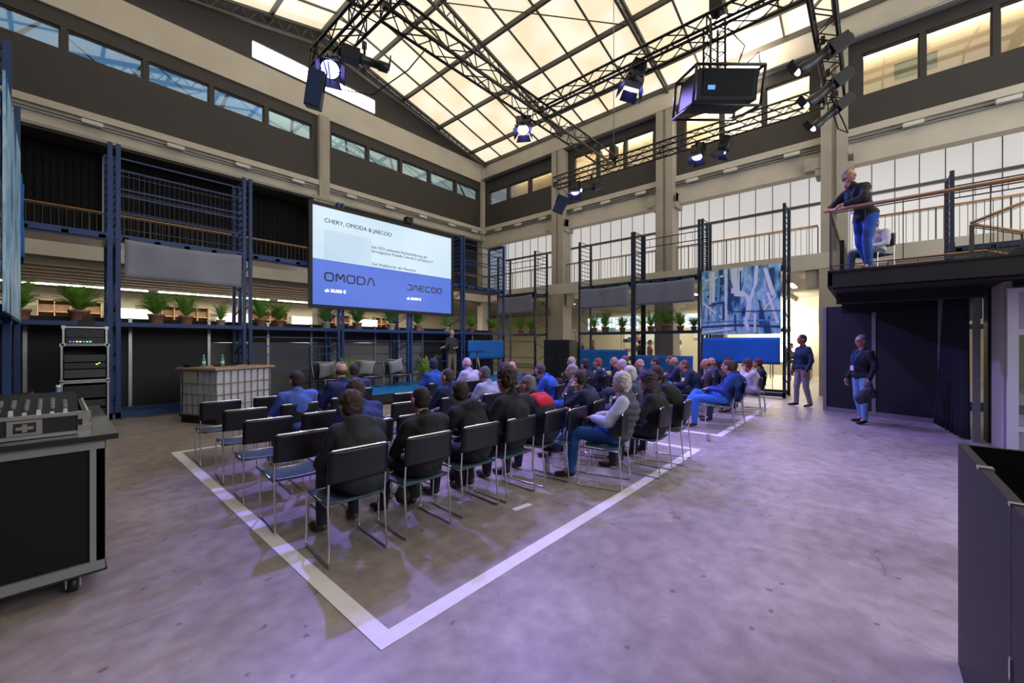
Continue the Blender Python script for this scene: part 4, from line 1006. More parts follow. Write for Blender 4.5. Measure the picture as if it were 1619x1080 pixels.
def machine_picture(x, y0, y1, z0, z1, label):
    mb = MB(); mb.box(x-.01, x+.01, y0, y1, z0, z1)
    w_, h_ = y1-y0, z1-z0; f = lambda u, v: (x-.0135, y1-u*w_, z0+v*h_)
    cnt = [0]
    def line(pts, r, k):
        for p, q in zip(pts, pts[1:]):
            cnt[0] += 1; a_, b_ = Vector(f(*p)), Vector(f(*q)); d_ = Vector((-.0007*cnt[0], 0, 0)); mb.bar(a_+d_, b_+d_, r*w_, .004, k, up=(1, 0, 0))
        return
    for pts, r, k in (([(.33, 0), (.33, 1)], .035, 1), ([(.37, .3), (.37, 1)], .015, 3), ([(.0, .12), (.5, .14), (1, .10)], .03, 3), ([(0, .2), (1, .2)], .02, 2),
                      ([(.52, 1), (.50, .62), (.60, .58), (.64, .38), (.58, .2), (.62, .05)], .05, 1), ([(.44, 1), (.44, .62), (.56, .6)], .08, 1), ([(.52, .95), (.52, .65)], .02, 3),
                      ([(.72, 1), (.70, .7), (.62, .45), (.60, .28)], .045, 1), ([(.80, 1), (.78, .8), (.70, .62)], .04, 2), ([(.05, .85), (.3, .9)], .03, 1), ([(.03, .7), (.31, .75)], .02, 2),
                      ([(.85, .6), (.97, .15)], .035, 1), ([(.8, .35), (.95, .55)], .02, 1), ([(.02, .5), (.28, .25)], .03, 1), ([(.9, .95), (.9, .65)], .06, 3), ([(.08, .6), (.25, .55)], .03, 3), ([(.12, .95), (.12, .3)], .02, 1), ([(.16, .98), (.16, .5)], .05, 1), ([(.24, .9), (.22, .2)], .035, 2), ([(.1, .45), (.3, .5), (.3, .22)], .025, 3), ([(.45, .3), (.45, .05)], .02, 3), ([(.7, .3), (.7, .02)], .03, 1), ([(.4, .35), (1, .33)], .012, 3), ([(.92, .55), (.82, .95)], .05, 1), ([(.75, .5), (.78, .3)], .02, 3), ([(.0, .03), (.4, .08)], .03, 1), ([(.36, .9), (.42, .7)], .015, 3)):
        line(pts, r, k)
    root = mb.build('printed_banner', M_pr)
    return tag(root, label, 'banner')
machine_picture(14.03, 1.95, 4.12, 1.88, 3.94, 'big blue and white printed picture of machinery on the rack left of the balcony')
machine_picture(-.33, 6.4, 9.05, 1.92, 4.3, 'blue and white machinery picture seen steeply at the left edge').scale = (1, 1, 1)

# ferns
M_fern = mat('fern_green', '#729f38', .6, var=.5, scale=9); M_fern2 = mat('fern_bright', '#7da03a', .6, var=.3, scale=8)
M_pot = mat('terracotta', '#a8775e', .8, var=.12, scale=9); M_potw = mat('pale_pot', '#c7b29a', .75, var=.1, scale=9); M_soil = mat('soil', '#2b1e16', .95)
def make_fern(seed, rad=.32, hgt=.34, n=95, mf=M_fern, mp=M_pot, pr=.13, ph=.2):
    rnd = random.Random(seed); root = thing('potted_fern', 'x', 'plant')
    p = MB(); p.lathe([(pr*.72, 0), (pr*.78, .01), (pr*.95, ph*.8), (pr*1.04, ph*.8), (pr*1.06, ph), (pr*.93, ph), (pr*.9, ph*.9)], 18); p.build('pot', mp, root)
    s = MB(); s.lathe([(.01, ph*.86), (pr*.9, ph*.88), (.01, ph*.93)], 12); s.build('soil', M_soil, root)
    f = MB()
    for k in range(n):
        a = rnd.uniform(0, 2*math.pi); L = rnd.uniform(.55, 1.1); up_ = rnd.uniform(.6, 1.5); pts = []
        for i in range(8):
            t = i/7; r_ = rad*L*(t**.85); z = ph*.9+hgt*up_*(1.7*t-1.25*t*t*(1.25-up_*.45)); pts.append(Vector((r_*math.cos(a+.3*t), r_*math.sin(a+.3*t), z)))
        for i in range(7):
            p0, p1 = pts[i], pts[i+1]; d = (p1-p0).normalized(); sd = d.cross(Vector((0, 0, 1))).normalized() if abs(d.z) < .98 else Vector((math.sin(a), -math.cos(a), 0))
            w0 = .06*math.sin(math.pi*min(1, (i+.6)/7.6))*(rad/.32)
            for s_ in (-1, 1):
                for q in range(3):
                    b0 = p0.lerp(p1, q/3); b1 = p0.lerp(p1, (q+.62)/3); tip = b0.lerp(b1, .8)+sd*s_*w0+d*.02-Vector((0, 0, .012+.01*rnd.random()))
                    f.add([b0, b1, tip], [(0, 1, 2)])
            f.bar(p0, p1, .003, .003)
    f.build('foliage', mf, root); return root
FERN = [make_fern(1), make_fern(2, .27, .42, 85), make_fern(3, .24, .32, 60, M_fern, M_potw, .1, .16)]
used = [0, 0, 0]
def fern(x, y, z, k, label, rz=0, sc=1.):
    if not used[k]:
        used[k] = 1; r = FERN[k]; r.location = (x, y, z); r.rotation_euler = (0, 0, R(rz)); r['label'] = label
    else: r = copy_tree(FERN[k], (x, y, z), rz, label)
    r.scale = (sc,)*3; return r
def shelf_x(px, Y):   # X on the row Y for a photo column
    r = (px-809.5)/640; return Y*(CA+r*SA)/(SA-r*CA)
SZ = 2.032
for px, k, sc, s in ((30, 1, 1.15, 'at the far left edge beside the tall blue picture'), (125, 0, 1.2, 'above the equipment rack, big and bushy'), (247, 0, 1.12, 'on the shelf left of the tank counter, left of a touching pair'),
                     (294, 1, 1.05, 'on the shelf left of the tank counter, right of a touching pair'), (349, 2, .95, 'small, in a pale pot left of the barred rack bay'),
                     (412, 1, 1.05, 'above the barred rack bay, left one'), (441, 0, 1.0, 'above the barred rack bay, right one'), (515, 2, 1.25, 'with pale pot under the left end of the screen'),
                     (565, 0, 1.1, 'under the screen, above the middle cushion'), (618, 2, 1.4, 'with pale pot under the middle of the screen'), (661, 1, 1.1, 'under the screen, third from its right end'),
                     (706, 2, 1.15, 'above the head of the speaker'), (745, 1, 1.05, 'left one above the blue banner beside the speaker'), (777, 0, .95, 'right one above the blue banner beside the speaker')):
    fern(shelf_x(px, 12.0), 12.0 if px > 40 else 12.2, SZ, k, 'potted fern '+s, px*7 % 360, sc)
for y, k, sc, s in ((12.25, 1, 1.1, 'left one on the far corner rack'), (11.6, 0, .95, 'right one on the far corner rack'), (8.35, 1, 1.0, 'at the left end of the middle rack shelf'), (7.85, 1, 1.15, 'second from the left on the middle rack shelf'),
                    (7.12, 0, .9, 'large, just left of the middle rack posts'), (6.68, 2, .9, 'small, touching the middle rack posts'), (6.0, 1, 1.0, 'just right of the middle rack posts'),
                    (5.45, 0, 1.25, 'big one in the middle of the shelf right of the middle posts'), (4.95, 1, .9, 'left one of the pair beside the machine picture'), (4.50, 0, .75, 'right one of the pair beside the machine picture')):
    fern(14.45, y, SZ, k, 'potted fern '+s, y*70 % 360, sc)
used2 = make_fern(9, .42, .5, 60, M_fern2, M_pot, .16, .22); used2.location = (5.2, 10.6, .3); used2['label'] = 'bright green leafy plant on the stage behind the balding man in dark blue'
copy_tree(used2, (7.95, 10.7, .3), 40, 'bright green leafy plant on the stage left of the speaker')

# dark partition panels with white posts behind the left racks
k = 0
sx = [-1.9, -.4, 1.17, 2.67, 4.05, 5.25, 6.25, 7.4, 8.35, 9.4, 10.7, 12.0, 13.3]
M_gpan = mat('grey_panel', '#6c6a68', .7, var=.05)
ds = ['at the far left behind the rack of devices', 'left of the first white post', 'between the two white posts left of the tank counter', 'behind the barred rack bay, left', 'behind the barred rack bay, right', 'behind the left cushion chair', 'behind the middle cushion chair', 'behind the right cushion chair', 'left of the speaker', 'behind the speaker', 'behind the blue banner, left half', 'behind the blue banner, right half']
for i in range(len(sx)-1):
    root = thing('partition_panel', 'tall dark partition panel '+ds[i], 'partition', (sx[i], 12.95, 0))
    m = M_gpan if 3 <= i <= 8 else M_blackp
    MB().box(sx[i]+.03, sx[i+1]-.03, 12.95, 12.99, .05, 1.62 if m is M_gpan else 2.18).build('panel', m, root, True)
    if m is M_gpan: MB().box(sx[i]+.03, sx[i+1]-.03, 12.95, 12.99, 1.625, 2.18).build('upper_panel', M_blackp, root, True)
    MB().box(sx[i+1]-.03, sx[i+1]+.03, 12.9, 12.98, 0, 2.2).box(sx[i+1]-.06, sx[i+1]+.06, 12.85, 13.03, 0, .02).build('post', M_alu, root, True)
# low counter boxes and shelves far behind
M_brown = mat('wood_shelf', '#7a5a36', .6, var=.2)
for i, x in enumerate((-.4, 3.0, 6.3, 9.6, 12.8)):
    root = thing('shelf_unit', 'brown pigeon-hole shelf far behind the ferns, ' + ['leftmost', 'second from left', 'middle one', 'second from right', 'rightmost'][i], 'shelf', (x, 22.4, 0))
    fr = MB()
    for q in range(4): fr.box(x, x+1.6, 22.3, 22.7, 1.9+q*.42, 1.93+q*.42)
    for q in range(5): fr.box(x+q*.4-.015, x+q*.4+.015, 22.3, 22.7, 0, 3.2)
    fr.build('frame', M_brown, root, True); MB().box(x, x+1.6, 22.7, 22.74, 0, 3.2).build('back_panel', M_brown, root, True)
for i, x in enumerate((1.4, 4.9, 8.1, 11.6)):
    root = thing('cabinet', 'white cupboard far behind the ferns, ' + ['leftmost', 'second from left', 'second from right', 'rightmost'][i], 'cabinet', (x, 22.2, 0))
    MB().box(x, x+1.3, 22.25, 22.7, 0, 3.0).build('body', M_white, root, True)
    for s in (0, 1):
        d = MB().box(x+.03+s*.64, x+.63+s*.64, 22.22, 22.25, .1, 2.95).build('door', M_white, root, True)
        h = MB().box(x+.56+s*.12, x+.58+s*.12, 22.19, 22.22, 1.9, 2.2).build('handle', M_black, d); h.location = (0, 0, 0)
        h.matrix_parent_inverse = Matrix.Translation(-Vector(root.location)); 

# ================================================================ PROJECTION SCREEN
X0, X1, Z0, Z1, YS = 4.68, 9.58, 2.68, 5.42, 11.45
root = thing('projection_screen', 'big projection screen showing a white and blue presentation slide', 'screen', ((X0+X1)/2, YS, Z0))
fr = MB()
for a in ((X0-.1, X0, Z0-.1, Z1+.1), (X1, X1+.1, Z0-.1, Z1+.1)): fr.box(a[0], a[1], YS-.03, YS+.05, a[2], a[3])
for z in (Z0-.1, Z1): fr.box(X0, X1, YS-.03, YS+.05, z, z+.1)
fr.build('frame', M_black, root, True)
def slide_mat(name, c1, c2, s):
    m = bpy.data.materials.new(name); m.use_nodes = True; nt = m.node_tree; b = nt.nodes['Principled BSDF']; b.inputs['Base Color'].default_value = (.03, .03, .03, 1); b.inputs['Roughness'].default_value = .6
    tc = nt.nodes.new('ShaderNodeTexCoord'); n = nt.nodes.new('ShaderNodeTexNoise'); n.inputs['Scale'].default_value = .5; nt.links.new(tc.outputs['Object'], n.inputs[0])
    r = nt.nodes.new('ShaderNodeValToRGB'); r.color_ramp.elements[0].color = (*srgb(c1), 1); r.color_ramp.elements[1].color = (*srgb(c2), 1); r.color_ramp.elements[0].position = .35; r.color_ramp.elements[1].position = .65
    nt.links.new(n.outputs['Fac'], r.inputs[0]); nt.links.new(r.outputs['Color'], b.inputs['Emission Color']); b.inputs['Emission Strength'].default_value = s; return m
ZM = 3.95
sc_ = MB().box(X0, X1, YS-.01, YS+.02, ZM, Z1).box(X0, X1, YS-.01, YS+.02, Z0, ZM, 1).box(X0+.32, X0+1.75, YS-.013, YS-.008, ZM+.02, Z1-.62, 2)
SLM = [slide_mat('slide_white', '#c9e2f4', '#dbedfa', .74), slide_mat('slide_blue', '#5a79dd', '#4a6fd6', .72), slide_mat('slide_picture', '#bdd8ee', '#cfe4f4', .72)]
sc_.build('picture', SLM, root, True)
def text(s, x, y, z, size, m, rot=(90, 0, 0), parent=None, name='lettering', ext=.004, bold=0., sx=1., align='LEFT'):
    c = bpy.data.curves.new('t', 'FONT'); c.body = s; c.size = size; c.extrude = ext; c.align_x = align; c.offset = bold
    o = bpy.data.objects.new('t', c); COL.objects.link(o); dg = bpy.context.evaluated_depsgraph_get(); dg.update()
    me = bpy.data.meshes.new_from_object(o.evaluated_get(dg)); bpy.data.objects.remove(o); me.materials.clear(); me.materials.append(m)
    me.transform(Matrix.LocRotScale(Vector((x, y, z)), Euler([R(a) for a in rot]), Vector((sx, 1, 1))))
    if parent is not None: me.transform(parent.matrix_basis.inverted())
    o = bpy.data.objects.new(name, me); COL.objects.link(o)
    if parent is not None: o.parent = parent
    return o
yt = YS-.016; M_tx = mat('slide_text', '#2f4660', .8); M_txg = mat('slide_logo_grey', '#555a78', .8); M_txl = mat('slide_small_text', '#6f8ba6', .8); M_txw = emi('slide_text_white', (1, 1, 1), 1)
text('CHERY, OMODA & JAECOO', X0+.32, yt, Z1-.42, .168, M_tx, parent=root, sx=1.02)
text('Seit 2022 weltweite Markteinführung der\nStrategischen Modelle Omoda 5 und Jaecoo 7', X0+1.75, yt, Z1-.9, .125, M_txl, parent=root)
text('Ziel: Mobilität für alle Menschen', X0+1.75, yt, Z1-1.42, .125, M_txl, parent=root)
def logo(s, x, z, h, wd, sp):
    """wide square line lettering built from strokes"""
    G = {'O': [[(0, .2), (0, .8), (.2, 1), (.8, 1), (1, .8), (1, .2), (.8, 0), (.2, 0), (0, .2)]], 'M': [[(0, 0), (0, .85), (.15, 1), (.5, .35), (.85, 1), (1, .85), (1, 0)]],
         'D': [[(0, 0), (0, 1), (.75, 1), (1, .75), (1, .25), (.75, 0), (0, 0)]], 'A': [[(0, 0), (.35, 1), (.65, 1), (1, 0)]], 'J': [[(.2, 1), (1, 1), (1, .15), (.85, 0), (0, 0)]],
         'E': [[(1, 1), (.15, 1), (0, .85), (0, .15), (.15, 0), (1, 0)], [(0, .5), (.85, .5)]], 'C': [[(1, 1), (.15, 1), (0, .85), (0, .15), (.15, 0), (1, 0)]]}
    mb = MB()
    for ch in s:
        for st in G[ch]:
            for p, q in zip(st, st[1:]): mb.bar((x+p[0]*wd, yt, z+p[1]*h), (x+q[0]*wd, yt, z+q[1]*h), .045, .008, 0, up=(0, 1, 0))
        x += wd+sp
    mb.build('lettering', M_txg, root, True)
logo('OMODA', X0+.34, 3.37, .22, .235, .085); logo('JAECOO', X0+3.02, 3.37, .17, .185, .065)
text('ab 30.000 €', X0+.34, yt, 3.05, .125, M_txw, parent=root, bold=.004); text('ab 38.000 €', X0+3.02, yt, 3.05, .115, M_txw, parent=root, bold=.004)
for x in (6.0, 8.6): pass
sp = MB().cb((7.8, 11.5, 5.68), (.24, .2, .2)).cb((7.8, 11.62, 5.6), (.08, .2, .1)).build('camera_unit', M_black); tag(sp, 'small black device fixed on top of the screen frame', 'camera')

# ================================================================ LIGHTING TRUSS GRID
ZT = 6.9
def truss(p, q, label, size=.3):
    p, q = Vector(p), Vector(q); root = thing('lighting_truss', label, 'truss', p); d = (q-p).normalized(); L = (q-p).length
    u = Vector((0, 0, 1)) if abs(d.z) < .9 else Vector((1, 0, 0)); s = d.cross(u).normalized(); u = s.cross(d)
    h = size/2; br = MB(); ends = MB()
    cs = [s*a*h+u*b_*h for a, b_ in ((-1, -1), (1, -1), (1, 1), (-1, 1))]
    for c in cs: MB().tube([p+c, q+c], .026, 7).build('chord', M_truss, root, True)
    n = max(2, int(L/(size*1.15)))
    for i in range(4):
        a, b_ = cs[i], cs[(i+1) % 4]
        for k in range(n):
            t0, t1 = k/n*L, (k+1)/n*L; (A_, B_) = (a, b_) if k % 2 else (b_, a)
            br.tube([p+d*t0+A_, p+d*t1+B_], .0115, 5)
        for t in (0, L/2, L): br.tube([p+d*t+a, p+d*t+b_], .014, 5)
    br.build('bracing', M_truss, root, True)
    for c in (p, q): ends.cb(c, (.09, .09, .09))
    ends.build('connector', M_truss, root, True)
    return root
ya, yb, ye = 5.7, 7.8, .55; xd, xc, xb = 3.3, 7.3, 11.0
truss((xd+.15, ya, ZT), (xb-.15, ya, ZT), 'long black truss crossing from the blue lantern to the window side')
truss((-.6, ya, ZT), (xd-.15, ya, ZT), 'black truss running off the top left edge above the camera')
truss((xd, ya-.9, ZT), (xd, yb, ZT), 'black truss carrying the bright blue lantern at upper left')
truss((xc, -1.5, ZT), (xc, ya-.15, ZT), 'black truss from which the projector hangs')
truss((xb, ye+.2, ZT), (xb, yb, ZT), 'black truss running along the window wall with three lanterns at its far end')
truss((xc+.15, ye, ZT), (xb, ye, ZT), 'short black truss with the three aimed profile spots at upper right')
for x, y, s in ((11.0, 5.7, 'above the far truss corner'), (xc, 1.9, 'above the projector')):
    root = thing('chain_hoist', 'black chain hoist and chain '+s, 'hoist', (x, y, ZT))
    MB().tube([(x, y, ZT+.1), (x, y, rz_at(x)-.1)], .011, 6).build('chain', M_alum, root, True)
    MB().cb((x, y, ZT+.36), (.22, .2, .34)).lathe([(.05, .0), (.08, .06), (.05, .12)], 10, M=Matrix.Translation((x, y, ZT+.12))).build('motor', M_black, root, True)
M_lens = emi('lantern_lens', (.32, .30, 1.0), 4.5); M_lens2 = emi('lantern_lens_white', (.8, .85, 1.), 7)
M_bf = mat('lantern_body', '#17171c', .45); M_bd = mat('barn_door', '#1c1f3a', .5)
def lantern(loc, target, label, sc=1., lit=True):
    """fresnel lantern with yoke, clamp and four barn doors; hung at loc, aimed at target"""
    root = thing('stage_lantern', label, 'stage light', loc); root.rotation_euler = (0, 0, 0)
    q = (Vector(target)-Vector(loc)).to_track_quat('-Z', 'Y').to_matrix().to_4x4(); q = q @ Matrix.Scale(sc, 4)
    b = MB(); b.lathe([(.13, .0), (.155, .02), (.155, .12), (.14, .16), (.13, .34), (.08, .38)], 20, M=q); b.cb((0, 0, .20), (.30, .22, .2), M=q)
    for k in range(5): b.cb((0, 0, .2+k*.035), (.325, .2, .012), M=q)
    b.build('housing', M_bf, root)
    MB().lathe([(.01, -.012), (.12, -.010), (.125, .002), (.01, .004)], 20, M=q).build('lens', M_lens if lit else mat('lens_off', '#30343c', .1), root)
    for k in range(4):
        qq = q @ Matrix.Rotation(k*math.pi/2, 4, 'Z'); wd = .13 if k % 2 else .16
        mb = MB(); P4 = [(-.12, .13, .0), (.12, .13, .0), (wd, .19, -.14), (-wd, .19, -.14)]
        mb.add([qq @ Vector(p) for p in P4]+[qq @ (Vector(p)+Vector((0, .008, 0))) for p in P4], [(3, 2, 1, 0), (4, 5, 6, 7), (0, 1, 5, 4), (1, 2, 6, 5), (2, 3, 7, 6), (3, 0, 4, 7)])
        mb.build('barn_door', M_bd, root)
    Z = Vector((0, 0, 1)); up_ = ZT-.15-loc[2]; s = q.to_3x3() @ Vector((1, 0, 0)); s.z = 0; s = s.normalized() if s.length > .01 else Vector((1, 0, 0))
    c = q @ Vector((0, 0, .2)); t = Vector((0, 0, up_-.1))
    MB().tube([c+s*.19*sc, t+s*.19*sc*.9-Z*.12, t, t-s*.19*sc*.9-Z*.12, c-s*.19*sc], .012, 6).cb(t+Z*.06, (.07, .07, .14)).build('yoke', M_bf, root)
    return root
def profile(loc, target, label, L=.75, lit=True, r=.085, up_=None):
    root = thing('profile_spot', label, 'stage light', loc)
    q = (Vector(target)-Vector(loc)).to_track_quat('-Z', 'Y').to_matrix().to_4x4()
    MB().lathe([(r*.9, -L*.5), (r, -L*.48), (r, -L*.3), (r*.82, -L*.28), (r*.82, .0), (r*1.0, .02), (r*1.05, .1)], 16, M=q).build('lens_tube', M_bf, root)
    MB().cb((0, 0, L*.28), (r*2.6, r*2.3, L*.36), M=q).lathe([(r*1.1, L*.44), (r*.9, L*.52)], 12, M=q).build('lamp_house', M_bf, root)
    MB().lathe([(.005, -L*.503), (r*.78, -L*.5), (.005, -L*.49)], 16, M=q).build('lens', M_lens2 if lit else M_black, root)
    MB().cb((0, 0, -L*.52), (r*2.1, r*2.1, .02), M=q @ T((0, r*1.2, 0))).build('gate', M_bf, root)
    up_ = ZT-.15-loc[2] if up_ is None else up_; t = Vector((0, 0, up_)); s = (q.to_3x3() @ Vector((1, 0, 0)))
    MB().tube([s*r*1.5, t+s*r*1.3-Vector((0, 0, .08)), t, t-s*r*1.3-Vector((0, 0, .08)), -s*r*1.5], .011, 6).cb(t, (.06, .06, .12)).build('yoke', M_bf, root)
    return root
lantern((3.32, 7.35, 6.58), (1.2, 2.6, 0), 'bright blue glowing lantern at the end of the upper left truss', 1.25)
lantern((7.05, 5.9, 6.45), (4.2, 4.0, 0), 'blue-lit lantern at the truss crossing in the middle', 1.05)
lantern((7.3, 3.4, 6.5), (6.0, 5.2, 0), 'blue-lit lantern under the truss left of the projector', 1.2)
lantern((11.0, 3.35, 6.42), (8.5, 3.5, 0), 'blue-lit lantern right of centre under the window-side truss')
lantern((11.0, 7.05, 6.42), (9.0, 6.0, 0), 'blue-lit lantern among the three at the far truss end')
lantern((11.0, 2.75, 6.36), (11.2, 5.6, 0), 'dark lantern seen side-on right of the blue one', 1.0)
profile((3.55, 6.55, 6.5), (9.0, 4.2, 6.0), 'dark profile spot pointing right beside the bright blue lantern', .8, False)
profile((11.0, 6.45, 6.42), (8.3, 8.6, 5.5), 'dark profile spot at the far truss end, pointing down left', .7, True)
for x, z, s, tz in ((8.65, 6.5, 'upper', 2.2), (9.75, 6.45, 'middle', 1.6), (10.75, 6.42, 'lowest', 1.2)):
    profile((x, ye+.05, z), (x-2.4, 4.2, tz+1.6), s+' of the three long profile spots aimed left at upper right', .95, True, .09)
def speaker_box(loc, rot, dims, label):
    root = thing('loudspeaker', label, 'speaker', loc); M_ = T((0, 0, 0), rot)
    MB().cb((0, 0, 0), dims, M=M_).build('cabinet', mat('speaker_cabinet', '#1b2436', .5), root)
    MB().cb((0, -dims[1]/2-.008, 0), (dims[0]*.9, .012, dims[2]*.94), M=M_).build('grille', mat('speaker_grille', '#26365a', .6), root)
    MB().tube([M_ @ Vector((dims[0]*.55, 0, 0)), M_ @ Vector((dims[0]*.55, 0, dims[2]*.55)), (0, 0, ZT-.15-loc[2]), M_ @ Vector((-dims[0]*.55, 0, dims[2]*.55)), M_ @ Vector((-dims[0]*.55, 0, 0))], .012, 6).build('bracket', M_bf, root)
    return root
speaker_box((2.85, 6.85, 5.78), (14, 10, -30), (.24, .24, .56), 'dark blue loudspeaker hanging tilted under the bright blue lantern')
speaker_box((11.0, 7.6, 6.15), (20, 24, -50), (.34, .32, .56), 'dark loudspeaker at the far end of the window-side truss')
# projector in its flying frame
root = thing('projector', 'large black projector flown in a tube frame under the truss', 'projector', (7.3, 1.95, 5.45)); root.rotation_euler = (0, 0, R(-48)); root.scale = (.86, .86, .86)
Q = T((0, 0, 0), (14, 0, 0))
MB().cb((0, 0, .36), (1.12, .84, .52), M=Q, top=.96).build('body', mat('projector_body', '#0e0f13', .6, spec=.25), root)
MB().cb((0, -.41, .38), (.92, .03, .42), M=Q).build('side_cover', mat('projector_cover', '#0e1014', .7, spec=.2), root)
MB().cb((-.3, -.432, .30), (.13, .012, .07), M=Q).build('display', emi('display_blue', (.1, .4, 1), .8), root)
f = MB()
for z in (.0, .66):
    c = [(-.62, -.46, z), (.62, -.46, z), (.62, .46, z), (-.62, .46, z)]
    for a, b_ in zip(c, c[1:]+c[:1]): f.tube([Q @ Vector(a), Q @ Vector(b_)], .026, 8)
for x in (-.62, .62):
    for y in (-.46, .46): f.tube([Q @ Vector((x, y, 0)), Q @ Vector((x, y, .66))], .026, 8)
f.build('flying_frame', M_bf, root)
MB().lathe([(.10, 0), (.11, .12), (.07, .14)], 18, M=Q @ T((.2, .42, .36), (-90, 0, 0))).build('lens', M_black, root)
g = MB()
for x in (-.14, .14):
    for y in (-.14, .14): g.tube([(x, y, .66), (x, y, 1.72)], .022, 7)
for k in range(5):
    for x, y, x2, y2 in ((-.14, -.14, .14, -.14), (.14, -.14, .14, .14), (.14, .14, -.14, .14), (-.14, .14, -.14, -.14)): g.tube([(x, y, .68+k*.2), (x2, y2, .88+k*.2)], .011, 5)
g.build('hanging_truss', M_truss, root)
MB().tube([(.45, -.3, .75), (.62, -.4, .9), (.72, -.3, .7), (.66, -.2, .3)], .012, 6).tube([(.3, -.3, .75), (.35, -.42, 1.0), (.15, -.2, 1.5)], .012, 6).build('cable', M_black, root)
# cable loops on the right truss
tag(MB().tube([(10.9, .6, 6.75), (11.15, .45, 6.4), (11.1, .35, 6.05), (10.9, .5, 6.1), (10.85, .6, 6.5)], .014, 6).tube([(10.4, .6, 6.75), (10.5, .5, 6.5), (10.7, .5, 6.45), (10.8, .6, 6.7)], .014, 6).build('cable', M_black), 'black cable loops drooping from the upper right truss', 'cable')
tag(MB().tube([(3.2, 7.2, 6.75), (3.4, 7.5, 6.35), (3.9, 6.9, 6.2), (4.2, 6.2, 6.5), (4.3, 5.8, 6.75)], .012, 6).build('cable', M_black), 'black cable sagging beside the bright blue lantern', 'cable')

# ================================================================ STAGE
root = thing('stage_platform', 'low stage platform with a bright blue top in front of the racks', 'stage', (8.4, 10.5, 0))
MB().box(4.6, 12.4, 9.5, 11.6, .04, .28).build('body', M_black, root, True)
MB().box(4.58, 12.42, 9.48, 11.62, .28, .3).build('top', mat('blue_stage_top', '#0f7fd0', .35, var=.1, emit=None), root, True)
def armchair(x, y, rz, label, cush):
    root = thing('lounge_chair', label, 'armchair', (x, y, .3), rz); f = MB()
    for s in (-.3, .3):
        f.tube([(s, .3, 0), (s, .28, .34), (s, -.28, .30), (s, -.34, 0)], .012, 7); f.tube([(s, -.28, .30), (s, -.42, .78)], .012, 7); f.tube([(s, .3, .01), (s, -.34, .01)], .012, 7)
    f.tube([(-.3, -.42, .78), (.3, -.42, .78)], .012, 7); f.tube([(-.3, .28, .34), (.3, .28, .34)], .012, 7); f.build('frame', M_alu, root)
    MB().box(-.29, .29, -.28, .28, .31, .36).build('seat', M_black, root); MB().cb((0, -.36, .56), (.56, .04, .42), M=T(rot=(8, 0, 0))).build('backrest', M_black, root)
    c = MB(); n = 12; vs = []
    for s in (1, -1):
        for j in range(n+1):
            for i in range(n+1):
                a, b_ = -1+2*i/n, -1+2*j/n; t = .075*((1-a**4)*(1-b_**4))**.6; k = 1-.10*(1-max(abs(a), abs(b_))**2)*0-.12*(1-abs(a*b_))*max(abs(a), abs(b_))**3
                vs.append((a*.23*k, s*t, b_*.23*k))
    W = n+1; fs = []
    for s in (0, 1):
        for j in range(n):
            for i in range(n):
                o_ = s*W*W; q = (o_+j*W+i, o_+j*W+i+1, o_+(j+1)*W+i+1, o_+(j+1)*W+i); fs.append(q if s else q[::-1])
    c.add(vs, fs, 0, True); cu = c.build('cushion', mat('cushion_grey', '#9b9da6', .85, var=.05)); M_ = Matrix.Translation(root.location) @ Matrix.Rotation(R(rz), 4, 'Z')
    cu.location = M_ @ Vector((0, -.16, .58)); cu.rotation_euler = Euler((R(-18), R(cush), R(rz)), 'XYZ'); tag(cu, 'light grey cushion on '+label, 'cushion')
armchair(4.95, 10.95, 185, 'the left lounge chair on the stage', 8); armchair(6.15, 11.05, 180, 'the middle lounge chair on the stage', -6); armchair(7.1, 11.05, 170, 'the right lounge chair on the stage', 14)
root = thing('lectern', 'slim black lectern on thin legs in front of the speaker', 'lectern', (9.85, 10.65, .3))
MB().cb((9.95, 10.65, 1.30), (.8, .38, .03), M=None).build('top', M_black, root, True)
for x, y in ((9.62, 10.55), (10.25, 10.55), (9.62, 10.8), (10.25, 10.8)): MB().tube([(x, y, .3), (9.95+(x-9.95)*.6, 10.65, 1.28)], .018, 7).build('leg', M_alu, root, True)

# IBC tank counter
root = thing('tank_counter', 'counter made of a caged white plastic liquid tank with a plank top', 'counter', (2.1, 9.57, 0), 23)
W_, D_ = 1.18, 1.0
MB().box(.02, W_-.02, .02, D_-.02, .17, 1.06).build('tank', mat('tank_plastic', '#cfcfdc', .45, var=.05, emit=None), root)
cg = MB()
for i in range(9):
    x = i*W_/8; cg.tube([(x, -.005, .15), (x, -.005, 1.07)], .011, 6); cg.tube([(x, D_+.005, .15), (x, D_+.005, 1.07)], .011, 6)
for i in range(7):
    y = i*D_/6; cg.tube([(-.005, y, .15), (-.005, y, 1.07)], .011, 6); cg.tube([(W_+.005, y, .15), (W_+.005, y, 1.07)], .011, 6)
for z in (.16, .36, .58, .80, 1.06): cg.tube([(-.012, -.012, z), (W_+.012, -.012, z), (W_+.012, D_+.012, z), (-.012, D_+.012, z), (-.012, -.012, z)], .011, 6)
cg.build('cage', M_alum, root)
MB().box(-.03, W_+.03, -.03, D_+.03, .13, .16).box(0, .12, 0, D_, 0, .13).box(W_-.12, W_, 0, D_, 0, .13).box(W_/2-.06, W_/2+.06, 0, D_, 0, .13).build('pallet', M_black, root)
MB().box(-.07, W_+.07, -.07, D_+.07, 1.075, 1.115).build('plank_top', mat('plank', '#b59a86', .6, var=.12, scale=5), root)
MB().box(-.018, -.008, .55, .9, .78, 1.04).build('label_plate', mat('plate', '#b5b6a0', .5), root)
MB().tube([(W_*.5, -.02, .2), (W_*.5, -.06, .2)], .05, 12).build('valve', M_black, root)
RM = Matrix.Translation((2.1, 9.57, 0)) @ Matrix.Rotation(R(23), 4, 'Z')
